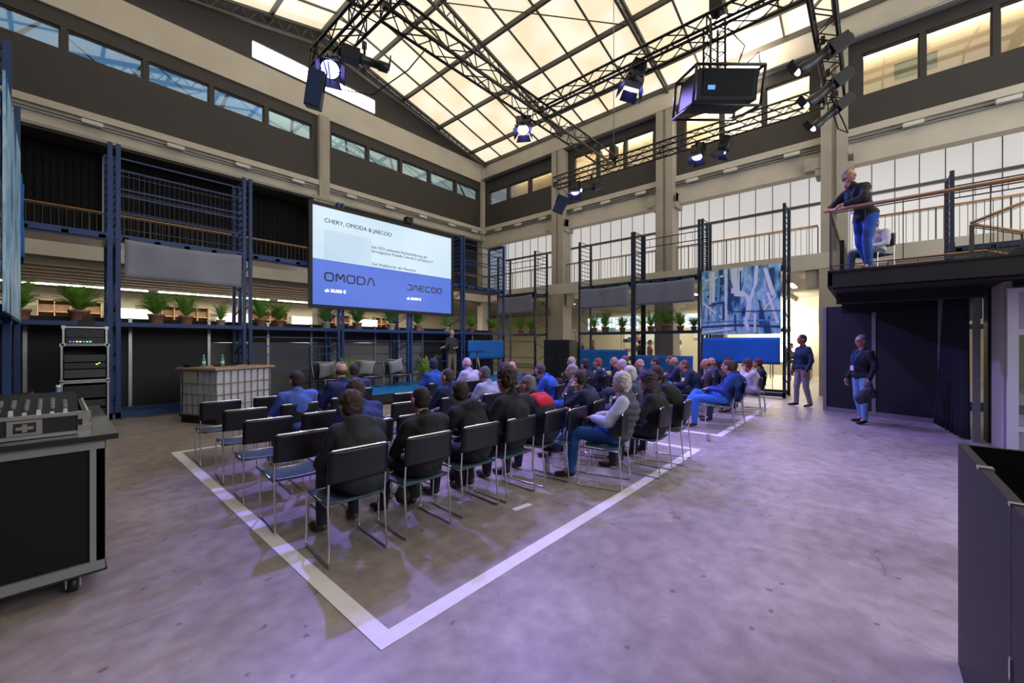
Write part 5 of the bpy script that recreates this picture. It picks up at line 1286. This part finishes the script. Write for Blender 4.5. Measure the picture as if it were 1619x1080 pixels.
def bottle(x, y, z, label, ang=0, col='#4fa58a', group=None):
    root = thing('water_bottle', label, 'bottle', (x, y, z), 0, group)
    MB().lathe([(.030, 0), (.033, .01), (.033, .14), (.030, .17), (.014, .21), (.013, .23)], 16).build('bottle_body', cm('bottle', col, .15), root)
    MB().lathe([(.034, .06), (.034, .12)], 16).build('paper_label', cm('lab', '#cfe6dc', .5), root); MB().lathe([(.015, .228), (.015, .25)], 12).build('cap', cm('cap', '#d8e8e0', .4), root)
    return root
for (u, v), s in (((.18, .62), 'left'), ((.42, .42), 'right')):
    p = RM @ Vector((u, v, 1.115)); bottle(p.x, p.y, p.z, s+' green water bottle on the tank counter')
def box_thing(c, d, rz, name, label, cat, m=M_black):
    o = MB().cb((0, 0, d[2]/2), d, top=.96).build(name, m); o.location = c; o.rotation_euler = (0, 0, R(rz)); return tag(o, label, cat)
p = RM @ Vector((.1, .85, 1.115)); box_thing(p, (.22, .16, .05), 30, 'remote_unit', 'small black device at the left end of the tank counter', 'device')
p = RM @ Vector((.62, .62, 1.115)); box_thing(p, (.34, .24, .03), 15, 'laptop', 'closed black laptop lying on the tank counter', 'laptop')
p = RM @ Vector((.98, .55, 1.115)); root = thing('headset', 'black headphones standing at the right end of the tank counter', 'headphones', p)
MB().tube([(.09*math.cos(a), 0, .06+.09*math.sin(a)) for a in [k*math.pi/8 for k in range(9)]], .009, 6).build('headband', M_black, root)
for s in (-1, 1): MB().lathe([(.04, 0), (.045, .02), (.03, .035)], 12, M=T((s*.09, 0, .045), (0, 90*s, 0))).build('ear_cup', M_black, root)

# ================================================================ EQUIPMENT LEFT
def rack_case(x, y, z, w_, d_, h_, label, units, leds=()):
    root = thing('rack_case', label, 'flight case', (x, y, z)); b = MB()
    b.box(x, x+w_, y, y+d_, z, z+.02).box(x, x+w_, y, y+d_, z+h_-.02, z+h_).box(x, x+.02, y, y+d_, z, z+h_).box(x+w_-.02, x+w_, y, y+d_, z, z+h_).box(x, x+w_, y+d_-.02, y+d_, z, z+h_)
    b.build('case_shell', M_black, root, True); e = MB()
    for xx in (x, x+w_):
        e.box(xx-.012, xx+.012, y-.015, y+.02, z, z+h_); e.box(xx-.012, xx+.012, y+d_-.02, y+d_+.01, z, z+h_)
    for zz in (z, z+h_): e.box(x, x+w_, y-.015, y+.02, zz-.012, zz+.012); e.box(x-.01, x+.012, y, y+d_, zz-.012, zz+.012); e.box(x+w_-.012, x+w_+.01, y, y+d_, zz-.012, zz+.012)
    for xx in (x, x+w_):
        for zz in (z, z+h_): e.cb((xx, y, zz), (.05, .05, .05))
    e.build('edge_profile', M_alu, root, True)
    for i, (a, hh, c) in enumerate(units):
        MB().box(x+.03, x+w_-.03, y+.02, y+.3, z+a, z+a+hh).build('device_panel', cm('dev', c, .4), root, True)
    for (u, v, c) in leds: MB().cb((x+u, y+.012, z+v), (.02, .01, .012)).build('indicator_light', emi('led'+c, srgb(c), 6), root, True)
    return root
LD = [(.08+i*.04, .05, c) for i, c in enumerate(['#3355ff', '#3355ff', '#eaff40', '#ffe040', '#3060ff', '#40ff90', '#40ffb0'])]
rack_case(.08, 10.3, .14, .56, .6, .78, 'lower aluminium-edged equipment rack behind the mixing desk', ((.1, .2, '#131419'), (.34, .12, '#24262c'), (.5, .22, '#101114')), ((.1, .55, '#4466ff'),))
rack_case(.08, 10.3, .95, .56, .6, .62, 'upper aluminium-edged equipment rack behind the mixing desk', ((.05, .14, '#3a3b40'), (.21, .1, '#1d1e22'), (.33, .12, '#2b2c30')), ((.42, .28, '#c8ff40'), (.45, .3, '#60ff60')))
rack_case(.10, 10.3, 1.58, .52, .5, .30, 'small black device case with blue and green lights on the equipment rack', ((.02, .1, '#15161a'), (.13, .14, '#0c0c10')), LD)
tag(MB().cb((.38, 10.55, 1.955), (.2, .2, .14)).cb((.38, 10.5, 2.06), (.12, .12, .08)).build('wireless_receiver', M_black), 'small black receiver on the very top of the equipment rack', 'receiver')
rack_case(-.72, 9.0, .14, .5, .5, .72, 'aluminium-edged case with pale shelves at the far left edge', ((.1, .1, '#77797f'), (.3, .1, '#8a8c90'), (.5, .1, '#6c6e74')))
for i, (x, y) in enumerate(((.08, 10.3), (-.72, 9.0))):
    root = thing('dolly', 'wheeled base under the ' + ('stacked equipment racks' if i == 0 else 'far left case'), 'dolly', (x, y, 0))
    MB().box(x, x+.52, y, y+.5, .1, .138).build('board', M_black, root, True)
    for a in (.08, .44):
        for b_ in (.08, .42): MB().tube([(x+a-.02, y+b_, .05), (x+a+.02, y+b_, .05)], .05, 14).build('wheel', M_bf, root, True)
# road case desk
root = thing('road_case_desk', 'large black road case desk with aluminium frame at the left edge', 'desk', (-.8, 4.65, 0))
TX0, TX1, TY0, TY1 = -2.0+.12, .22, 3.76, 5.45
MB().box(TX0, TX1+.06, TY0-.05, TY1+.05, .975, 1.01).build('top', mat('desk_top', '#1b1b1b', .35), root, True)
MB().box(TX0+.03, TX1-.02, TY0+.02, TY1-.02, .16, .975).build('panel', mat('laminate_black', '#0b0c0f', .6, var=.12, scale=30, spec=.25), root, True)
e = MB()
for x in (TX1-.07,): e.box(x, TX1, TY0, TY0+.05, .15, .97); e.box(TX1-.04, TX1+.005, TY0, TY0+.07, .15, .97); e.box(x, TX1, TY1-.05, TY1, .15, .97)
for z in (.13, .915): e.box(TX0, TX1, TY0-.004, TY0+.03, z, z+.06); e.box(TX1-.03, TX1+.004, TY0, TY1, z, z+.06)
e.box(-1.1, -1.04, TY0-.003, TY0+.02, .15, .97)
e.build('frame_profile', M_alum, root, True)
MB().box(TX0, TX1+.01, TY0, TY1, .115, .135).build('base_board', M_black, root, True)
for x, y in ((.08, 3.86), (.08, 5.3), (-1.7, 3.9), (-1.7, 5.3)):
    c = MB().tube([(x-.022, y, .052), (x+.022, y, .052)], .052, 16); o = c.build('caster', M_bf, root, True)
    MB().box(x-.035, x-.028, y-.02, y+.02, .03, .115).box(x+.028, x+.035, y-.02, y+.02, .03, .115).box(x-.04, x+.04, y-.05, y+.05, .108, .116).build('caster_fork', M_alu, root, True)
# mixing desk in open flight case
root = thing('mixing_desk', 'audio mixing desk in an open aluminium-edged flight case on the road case desk', 'mixing desk', (-.5, 4.5, 1.01))
MX0, MX1, MY0, MY1, ZM_ = -1.25, .14, 3.86, 4.75, 1.01
b = MB(); b.box(MX0, MX1, MY0, MY0+.02, ZM_, ZM_+.13).box(MX0, MX1, MY1-.02, MY1, ZM_, ZM_+.17).box(MX0, MX0+.02, MY0, MY1, ZM_, ZM_+.13).box(MX1-.02, MX1, MY0, MY1, ZM_, ZM_+.15).box(MX0, MX1, MY0, MY1, ZM_, ZM_+.02)
b.build('case_shell', M_black, root, True)
e = MB()
for z in (ZM_+.005, ZM_+.125):
    e.box(MX0, MX1, MY0-.012, MY0+.012, z, z+.022); e.box(MX1-.012, MX1+.012, MY0, MY1, z, z+.022)
for x, y in ((MX1, MY0), (MX1, MY1)): e.box(x-.02, x+.015, y-.015, y+.02, ZM_, ZM_+.15)
for x in (MX1, -.42): e.cb((x-.01, MY0-.008, ZM_+.03), (.06, .03, .06)); e.cb((x-.01, MY0-.008, ZM_+.125), (.06, .03, .05))
e.build('edge_profile', M_alu, root, True)
for x in (-.12, -.62):
    MB().box(x-.07, x+.07, MY0-.012, MY0-.004, ZM_+.03, ZM_+.12).build('latch_dish', M_alu, root, True); MB().box(x-.045, x+.045, MY0-.017, MY0-.011, ZM_+.045, ZM_+.105).build('latch_recess', M_black, root, True); MB().cb((x, MY0-.02, ZM_+.075), (.07, .01, .02)).cb((x, MY0-.022, ZM_+.075), (.02, .012, .05)).build('latch', M_chrome, root, True)
MB().box(-.48, -.27, MY0-.014, MY0-.006, ZM_+.02, ZM_+.13).build('handle_dish', M_alu, root, True); MB().box(-.46, -.29, MY0-.018, MY0-.013, ZM_+.035, ZM_+.115).build('handle_recess', M_black, root, True)
hd = MB(); hd.tube([(-.45, MY0-.03, ZM_+.05), (-.45, MY0-.03, ZM_+.1), (-.30, MY0-.03, ZM_+.1), (-.30, MY0-.03, ZM_+.05)], .008, 6); hd.build('handle', M_alu, root, True)
sl = T((0, MY0+.03, ZM_+.10), (8, 0, 0))
MB().box(MX0+.03, MX1-.03, 0, .82, -.02, 0, M=sl).build('control_surface', mat('mixer_face', '#101217', .45), root, True)
KM = MB().lathe([(.013, 0), (.012, .018), (.006, .02)], 8, smooth=False).mesh('knob', [mat('knob_grey', '#8b8d93', .35, metal=.3)]); FM = MB().cb((0, 0, .0), (.022, .045, .03), top=.8).mesh('fader', [mat('fader_white', '#c9cacd', .35)])
def put(nm, me, p):
    o = bpy.data.objects.new(nm, me); COL.objects.link(o); o.parent = root; o.matrix_local = root.matrix_basis.inverted() @ sl @ Matrix.Translation(p)
for i in range(22):
    x = MX0+.08+i*.058
    for j in range(4):
        if (i+j) % 7 != 3: put('knob', KM, (x, .32+j*.075, 0))
    put('fader', FM, (x, .08+.05*((i*37) % 5)/2, .02))
fs_ = MB()
for i in range(22): fs_.cb((MX0+.08+i*.058, .15, .001), (.005, .2, .004), M=sl)
fs_.build('fader_track', M_black, root, True)
MB().box(MX0+.35, MX0+.75, .62, .80, .0, .012, M=sl).build('display', emi('mixer_display', (.1, .3, .8), .8), root, True)
for i in range(8): MB().cb((MX0+.15+i*.12, .58, .008), (.02, .02, .012), M=sl).build('button_light', emi('btn', (.1, .3, 1), 3), root, True)
bottle(.02, 4.95, 1.01, 'small clear bottle with blue cap on the road case desk behind the mixer', col='#4d7fb0')
box_thing((-.45, 5.1, 1.01), (.5, .3, .09), 3, 'audio_unit', 'flat black audio unit behind the mixing desk', 'device')

# ================================================================ BALCONY AND RIGHT SIDE
BX, BY = 8.5, .52
root = thing('balcony', 'steel balcony deck projecting at the right with black soffit', 'balcony', (BX, BY, 2.5))
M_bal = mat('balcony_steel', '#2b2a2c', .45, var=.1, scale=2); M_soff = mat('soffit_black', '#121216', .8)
MB().box(BX+.05, 12.4, -6, BY-.05, 2.7, 2.78).build('deck', M_bal, root, True)
MB().box(BX, BX+.06, -6, BY, 2.52, 2.80).box(BX-.02, BX+.1, -6, BY, 2.52, 2.55).box(BX-.02, BX+.1, -6, BY, 2.77, 2.8).build('fascia', M_bal, root, True)
MB().box(BX, 12.4, BY-.05, BY+.01, 2.52, 2.80).build('side_fascia', M_bal, root, True)
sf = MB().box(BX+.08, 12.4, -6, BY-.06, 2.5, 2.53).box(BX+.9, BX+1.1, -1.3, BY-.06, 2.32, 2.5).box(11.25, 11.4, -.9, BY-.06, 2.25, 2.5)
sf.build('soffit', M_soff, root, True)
railing([(12.2, BY-.03, 2.78), (BX+.03, BY-.03, 2.78), (BX+.03, -6, 2.78)], 'oak-topped front railing of the balcony the man leans on', step=.42, rail_r=.03, h=1.02, name='railing')
railing([(12.55, -.3, 2.5), (12.5, -1.75, 2.5), (12.5, -3.2, 1.9)], 'low oak handrail seen through the balcony railing behind the man', step=.45, h=.98)
railing([(10.9, -1.35, 2.78), (11.0, -2.0, 3.05), (11.0, -3.4, 3.9)], 'oak-topped stair railing rising at the right edge of the balcony', step=.3)
railing([(11.05, -1.4, 2.78), (12.4, -2.2, 2.78), (12.4, -3.4, 3.4)], 'second oak stair handrail behind the balcony newel post', step=.3)
st = MB()
for i in range(7): st.box(11.05, 12.35, -1.7-i*.27, -1.42-i*.27, 2.78+i*.19, 2.82+i*.19)
st.bar((11.02, -1.4, 2.75), (11.02, -3.4, 4.15), .05, .22); st.bar((12.38, -1.4, 2.75), (12.38, -3.4, 4.15), .05, .22)
tag(st.build('staircase', M_bal), 'short steel staircase climbing from the balcony to the gallery', 'stairs')
tag(MB().box(10.2, 12.3, BY-.14, BY-.08, 2.8, 3.62).build('side_panel', M_black), 'dark panel standing at the left end of the balcony behind the man', 'panel')
# black partition wall under it, slightly splayed
def wall_panel(p, q, z0, z1, label, m=M_blackp, th=.05):
    p, q = Vector((*p, 0)), Vector((*q, 0)); d = q-p; L = d.length; root = thing('partition_panel', label, 'partition', p, math.degrees(math.atan2(d.y, d.x)))
    MB().box(.035, L-.035, -th/2, th/2, z0+.1, z1).build('panel', m, root)
    MB().box(-.035, .035, -.04, .04, 0, z1).box(L-.035, L+.035, -.04, .04, 0, z1).build('post', M_alum, root)
    MB().box(.0, L, -.035, .035, 0, z0+.1).build('base_rail', M_alum, root)
    return root
wall_panel((12.2, .80), (11.93, -.07), 0, 2.46, 'black partition panel behind the standing man with the bundled jacket')
wall_panel((11.93, -.07), (11.62, -1.05), 0, 2.46, 'black partition panel right of the standing man')
# curtain toward the camera and white framed opening
mb = MB(); A_, B_ = Vector((11.6, -1.02, 0)), Vector((9.95, -1.22, 0)); n = 60; vs = []
for j in range(9):
    t = j/8; z = .02+t*2.4
    for i in range(n+1):
        s = i/n; s2 = s*(1-.62*(t**.8))+.62*(t**.8)*(.55+.45*s); p = A_.lerp(B_, s2); vs.append((p.x, p.y+.05*math.sin(s*42)*(1-.3*t)+.04, z))
W = n+1; mb.add(vs, [(j*W+i, j*W+i+1, (j+1)*W+i+1, (j+1)*W+i) for j in range(8) for i in range(n)], 0, True)
o = mb.build('curtain', mat('curtain_blueblack', '#14161f', .85)); md = o.modifiers.new('t', 'SOLIDIFY'); md.thickness = .01; tag(o, 'gathered black curtain hanging at the right of the black partition', 'curtain')
root = thing('door_frame', 'white upright and header board above the black curtain', 'frame', (9.9, -1.25, 0))
MB().box(9.86, 9.94, -1.33, -1.25, 0, 2.5).build('upright', M_alum, root, True); MB().box(9.94, 11.0, -1.36, -1.31, 2.0, 2.46).build('header_board', mat('board_lilac', '#a5a2b5', .6), root, True)
MB().box(9.96, 10.3, -1.62, -1.42, 0, 2.5).build('dark_pier', M_bf, root, True)
struct('wall_booth', MB().box(9.06, 9.84, -1.52, -1.44, 0, 2.49), mat('booth_wall', '#a8a294', .75, var=.04))
root = thing('glazed_booth', 'white-framed glazed booth at the right edge', 'booth', (9.0, -1.75, 0)); bw = mat('booth_frame', '#c3c0cf', .5)
BXx = 8.95
f = MB()
f.box(BXx, BXx+.08, -1.56, -1.46, 0, 2.38); f.box(BXx, BXx+.08, -4, -1.56, 1.72, 1.80); f.box(BXx, BXx+.08, -4, -1.56, 2.32, 2.38); f.box(BXx, BXx+.08, -4, -1.56, .36, .43); f.box(BXx, BXx+.08, -2.6, -2.54, .4, 1.75)
f.build('frame', bw, root, True)
MB().box(BXx+.02, BXx+.05, -4, -1.56, .0, .36).box(BXx+.02, BXx+.05, -4, -1.56, 1.8, 2.32).build('infill_panel', mat('infill_lilac', '#9a97ad', .55), root, True)
MB().box(BXx+.03, BXx+.04, -4, -1.56, .43, 1.72).build('glass', M_glass, root, True)
MB().box(BXx+.1, 10.2, -4, -3.9, 0, 2.38).box(BXx, 10.2, -4.0, -1.7, 2.38, 2.42).build('roof', bw, root, True)
# open black enclosure in the right foreground
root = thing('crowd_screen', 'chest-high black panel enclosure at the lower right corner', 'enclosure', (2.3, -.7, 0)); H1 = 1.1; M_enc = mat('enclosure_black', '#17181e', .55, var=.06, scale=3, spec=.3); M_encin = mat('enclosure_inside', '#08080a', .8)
pts = [(2.99, -.33), (1.60, -.29)]
MB().box(1.98, 3.0, -.36, -.33, 0, H1).build('side_panel', M_enc, root, True)
MB().box(.95, 1.975, -.36, -.33, 0, H1).build('side_panel', M_enc, root, True)
MB().box(2.97, 3.0, -1.9, -.36, 0, H1).build('end_panel', M_enc, root, True)
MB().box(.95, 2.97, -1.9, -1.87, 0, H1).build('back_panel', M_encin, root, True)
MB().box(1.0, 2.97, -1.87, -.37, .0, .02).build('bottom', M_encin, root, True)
for q in ((2.45, 2.50, -.368, -.325, H1-.008, H1+.004), (1.965, 1.99, -.368, -.325, H1-.008, H1+.004), (1.965, 1.985, -.332, -.325, .55, .62)): MB().box(*q).build('connector_plate', M_alu, root, True)
root = thing('cable_reel', 'black cable reel inside the black enclosure', 'cable reel', (1.75, -.95, .02)); MB().lathe([(.22, 0), (.22, .03), (.10, .04), (.10, .26), (.22, .27), (.22, .30)], 24).build('spool', M_bf, root)
MB().tube([(.16*math.cos(k*.5), .16*math.sin(k*.5), .05+.2*k/60) for k in range(60)], .012, 6).build('cable', M_black, root)

# ================================================================ SMALL THINGS ON THE FLOOR, FAR ROOM
def cup(x, y, label):
    o = MB().lathe([(.028, 0), (.038, .11), (.04, .115), (.036, .11), (.026, .006)], 16).build('paper_cup', mat('cup_pale', '#d8c9c4', .6)); o.location = (x, y, 0.003); tag(o, label, 'cup')
cup(7.1, 1.98, 'pale paper cup standing on the floor just inside the far line frame')
bottle(4.95, 2.55, .002, 'green-capped bottle on the floor beside the woman with long hair', col='#3f7f5a'); bottle(4.05, 3.0, .002, 'clear bottle on the floor under the empty chair in the middle', col='#9fb0c8')
def bag(x, y, label, c):
    me = voxel(MB().ell((0, 0, .12), (.16, .1, .12)).ell((.05, .02, .2), (.11, .08, .08)), .02, 3, wob=.02); me.materials.clear(); me.materials.append(cm('cloth', c)); o = bpy.data.objects.new('bag', me); COL.objects.link(o); o.location = (x, y, .0); tag(o, label, 'bag')
bag(3.1, 3.55, 'dark bag on the floor between the back-row chairs', '#1a1a22'); bag(2.35, 3.45, 'dark bag with green trim under the left back-row chairs', '#22282a')
# black flight cases in the corner bay
for i, (x, y) in enumerate(((14.4, 10.2), (14.4, 9.5))):
    root = thing('flight_case', 'tall dark case in the far corner, '+('left' if i == 0 else 'right')+' one', 'flight case', (x, y, 0))
    MB().box(x, x+.6, y, y+.64, .1, 1.75).build('body', mat('case_navy', '#232733', .5), root, True)
    e = MB()
    for z in (.1, .9, 1.73): e.box(x-.01, x+.6, y-.005, y+.645, z, z+.025)
    for q in (0, .62): e.box(x-.01, x+.02, y+q, y+q+.02, .1, 1.75)
    e.build('edge_profile', mat('case_edge', '#3f4656', .4), root, True)
# blue-fronted desks and workplaces far right
M_dk = mat('office_white', '#cfcabb', .6); M_scr = mat('monitor_black', '#14161a', .3)
def desk(x, y, label):
    root = thing('office_desk', label, 'desk', (x, y, 0)); MB().box(x, x+.8, y, y+1.6, .72, .75).build('top', M_dk, root, True)
    for a in (.04, .72):
        for b_ in (.04, 1.52): MB().box(x+a, x+a+.04, y+b_, y+b_+.04, 0, .72).build('leg', M_alum, root, True)
for i, (x, y) in enumerate(((19.0, 9.4), (20.4, 6.6), (20.2, 3.9), (21.8, 1.9))):
    s = ['beside the concrete column', 'behind the blue banner', 'behind the middle rack', 'at the white wall with the bar stool'][i]
    desk(x, y, 'pale office desk '+s)
    root = thing('monitor', 'black monitor on the pale desk '+s, 'monitor', (x+.4, y+.8, .75))
    MB().cb((0, 0, .3), (.03, .55, .34)).build('screen', M_scr, root); MB().cb((0, 0, .07), (.04, .05, .14)).cb((0, 0, .005), (.2, .24, .01)).build('stand', M_scr, root)
for i, (y, z, w_, h_, c) in enumerate(((11.4, 1.9, .8, .5, '#dfe8e6'), (9.9, 1.7, 1.0, .6, '#c9cfc4'), (12.8, 2.3, .6, .35, '#6fb7b0'), (6.9, 1.9, .9, .6, '#b9bfae'))):
    o = MB().box(24.9, 24.96, y, y+w_, z, z+h_).build('wall_poster', cm('poster', c)); tag(o, 'pale notice on the far white wall, '+['beside the left people', 'just right of the column', 'greenish and highest', 'above the blue banner'][i], 'poster')
for i, (x, y, h_) in enumerate(((18.6, 11.6, 2.0), (19.4, 12.6, 2.4), (21.5, 9.6, 2.2), (22.4, 5.6, 2.1))):
    root = thing('shelf_unit', 'tall open shelf in the far room, '+['left of the black-clothed people', 'in the far corner', 'right of the concrete column', 'behind the blue banner'][i], 'shelf', (x, y, 0)); f = MB()
    for q in range(5): f.box(x, x+.4, y, y+1.1, .1+q*(h_-.15)/4, .13+q*(h_-.15)/4)
    for a in (0, .37):
        for b_ in (0, 1.07): f.box(x+a, x+a+.03, y+b_, y+b_+.03, 0, h_)
    f.build('frame', M_alum, root, True); g = MB(); rnd = random.Random(i)
    root2 = root
    for q in range(4):
        b0 = y+.06
        while b0 < y+.9:
            w2 = rnd.uniform(.1, .25); h2 = rnd.uniform(.12, .3); g = MB().box(x+.05, x+.35, b0, b0+w2, .13+q*(h_-.15)/4, .13+q*(h_-.15)/4+h2)
            o = g.build('storage_box', cm('sb', rnd.choice(['#a08560', '#c9c4b4', '#5a6470', '#2f3136', '#8a5a44'])), loc=(x+.2, b0+w2/2, .13+q*(h_-.15)/4)); tag(o, 'small storage box on a tall open shelf in the far room', 'box', 'storage boxes on the far shelves'); b0 += w2+.06
tag(MB().box(21.7, 22.3, 5.35, 5.95, 0, 3.7).build('dark_pillar', mat('pillar_dark', '#2c3140', .6)), 'dark square pillar in the far room behind the middle rack', 'pillar')
root = thing('bar_stool', 'bar stool under the grey-jacketed person at the far wall', 'stool', (21.2, 2.72, 0))
MB().lathe([(.17, .74), (.18, .76), (.17, .79)], 18).build('seat', M_black, root)
for k in range(4): a = k*math.pi/2+.78; MB().tube([(.12*math.cos(a), .12*math.sin(a), .74), (.2*math.cos(a), .2*math.sin(a), 0)], .014, 6).build('leg', M_black, root)
for o in list(bpy.data.objects):   # tidy transforms for parts with odd hand-set origins
    pass
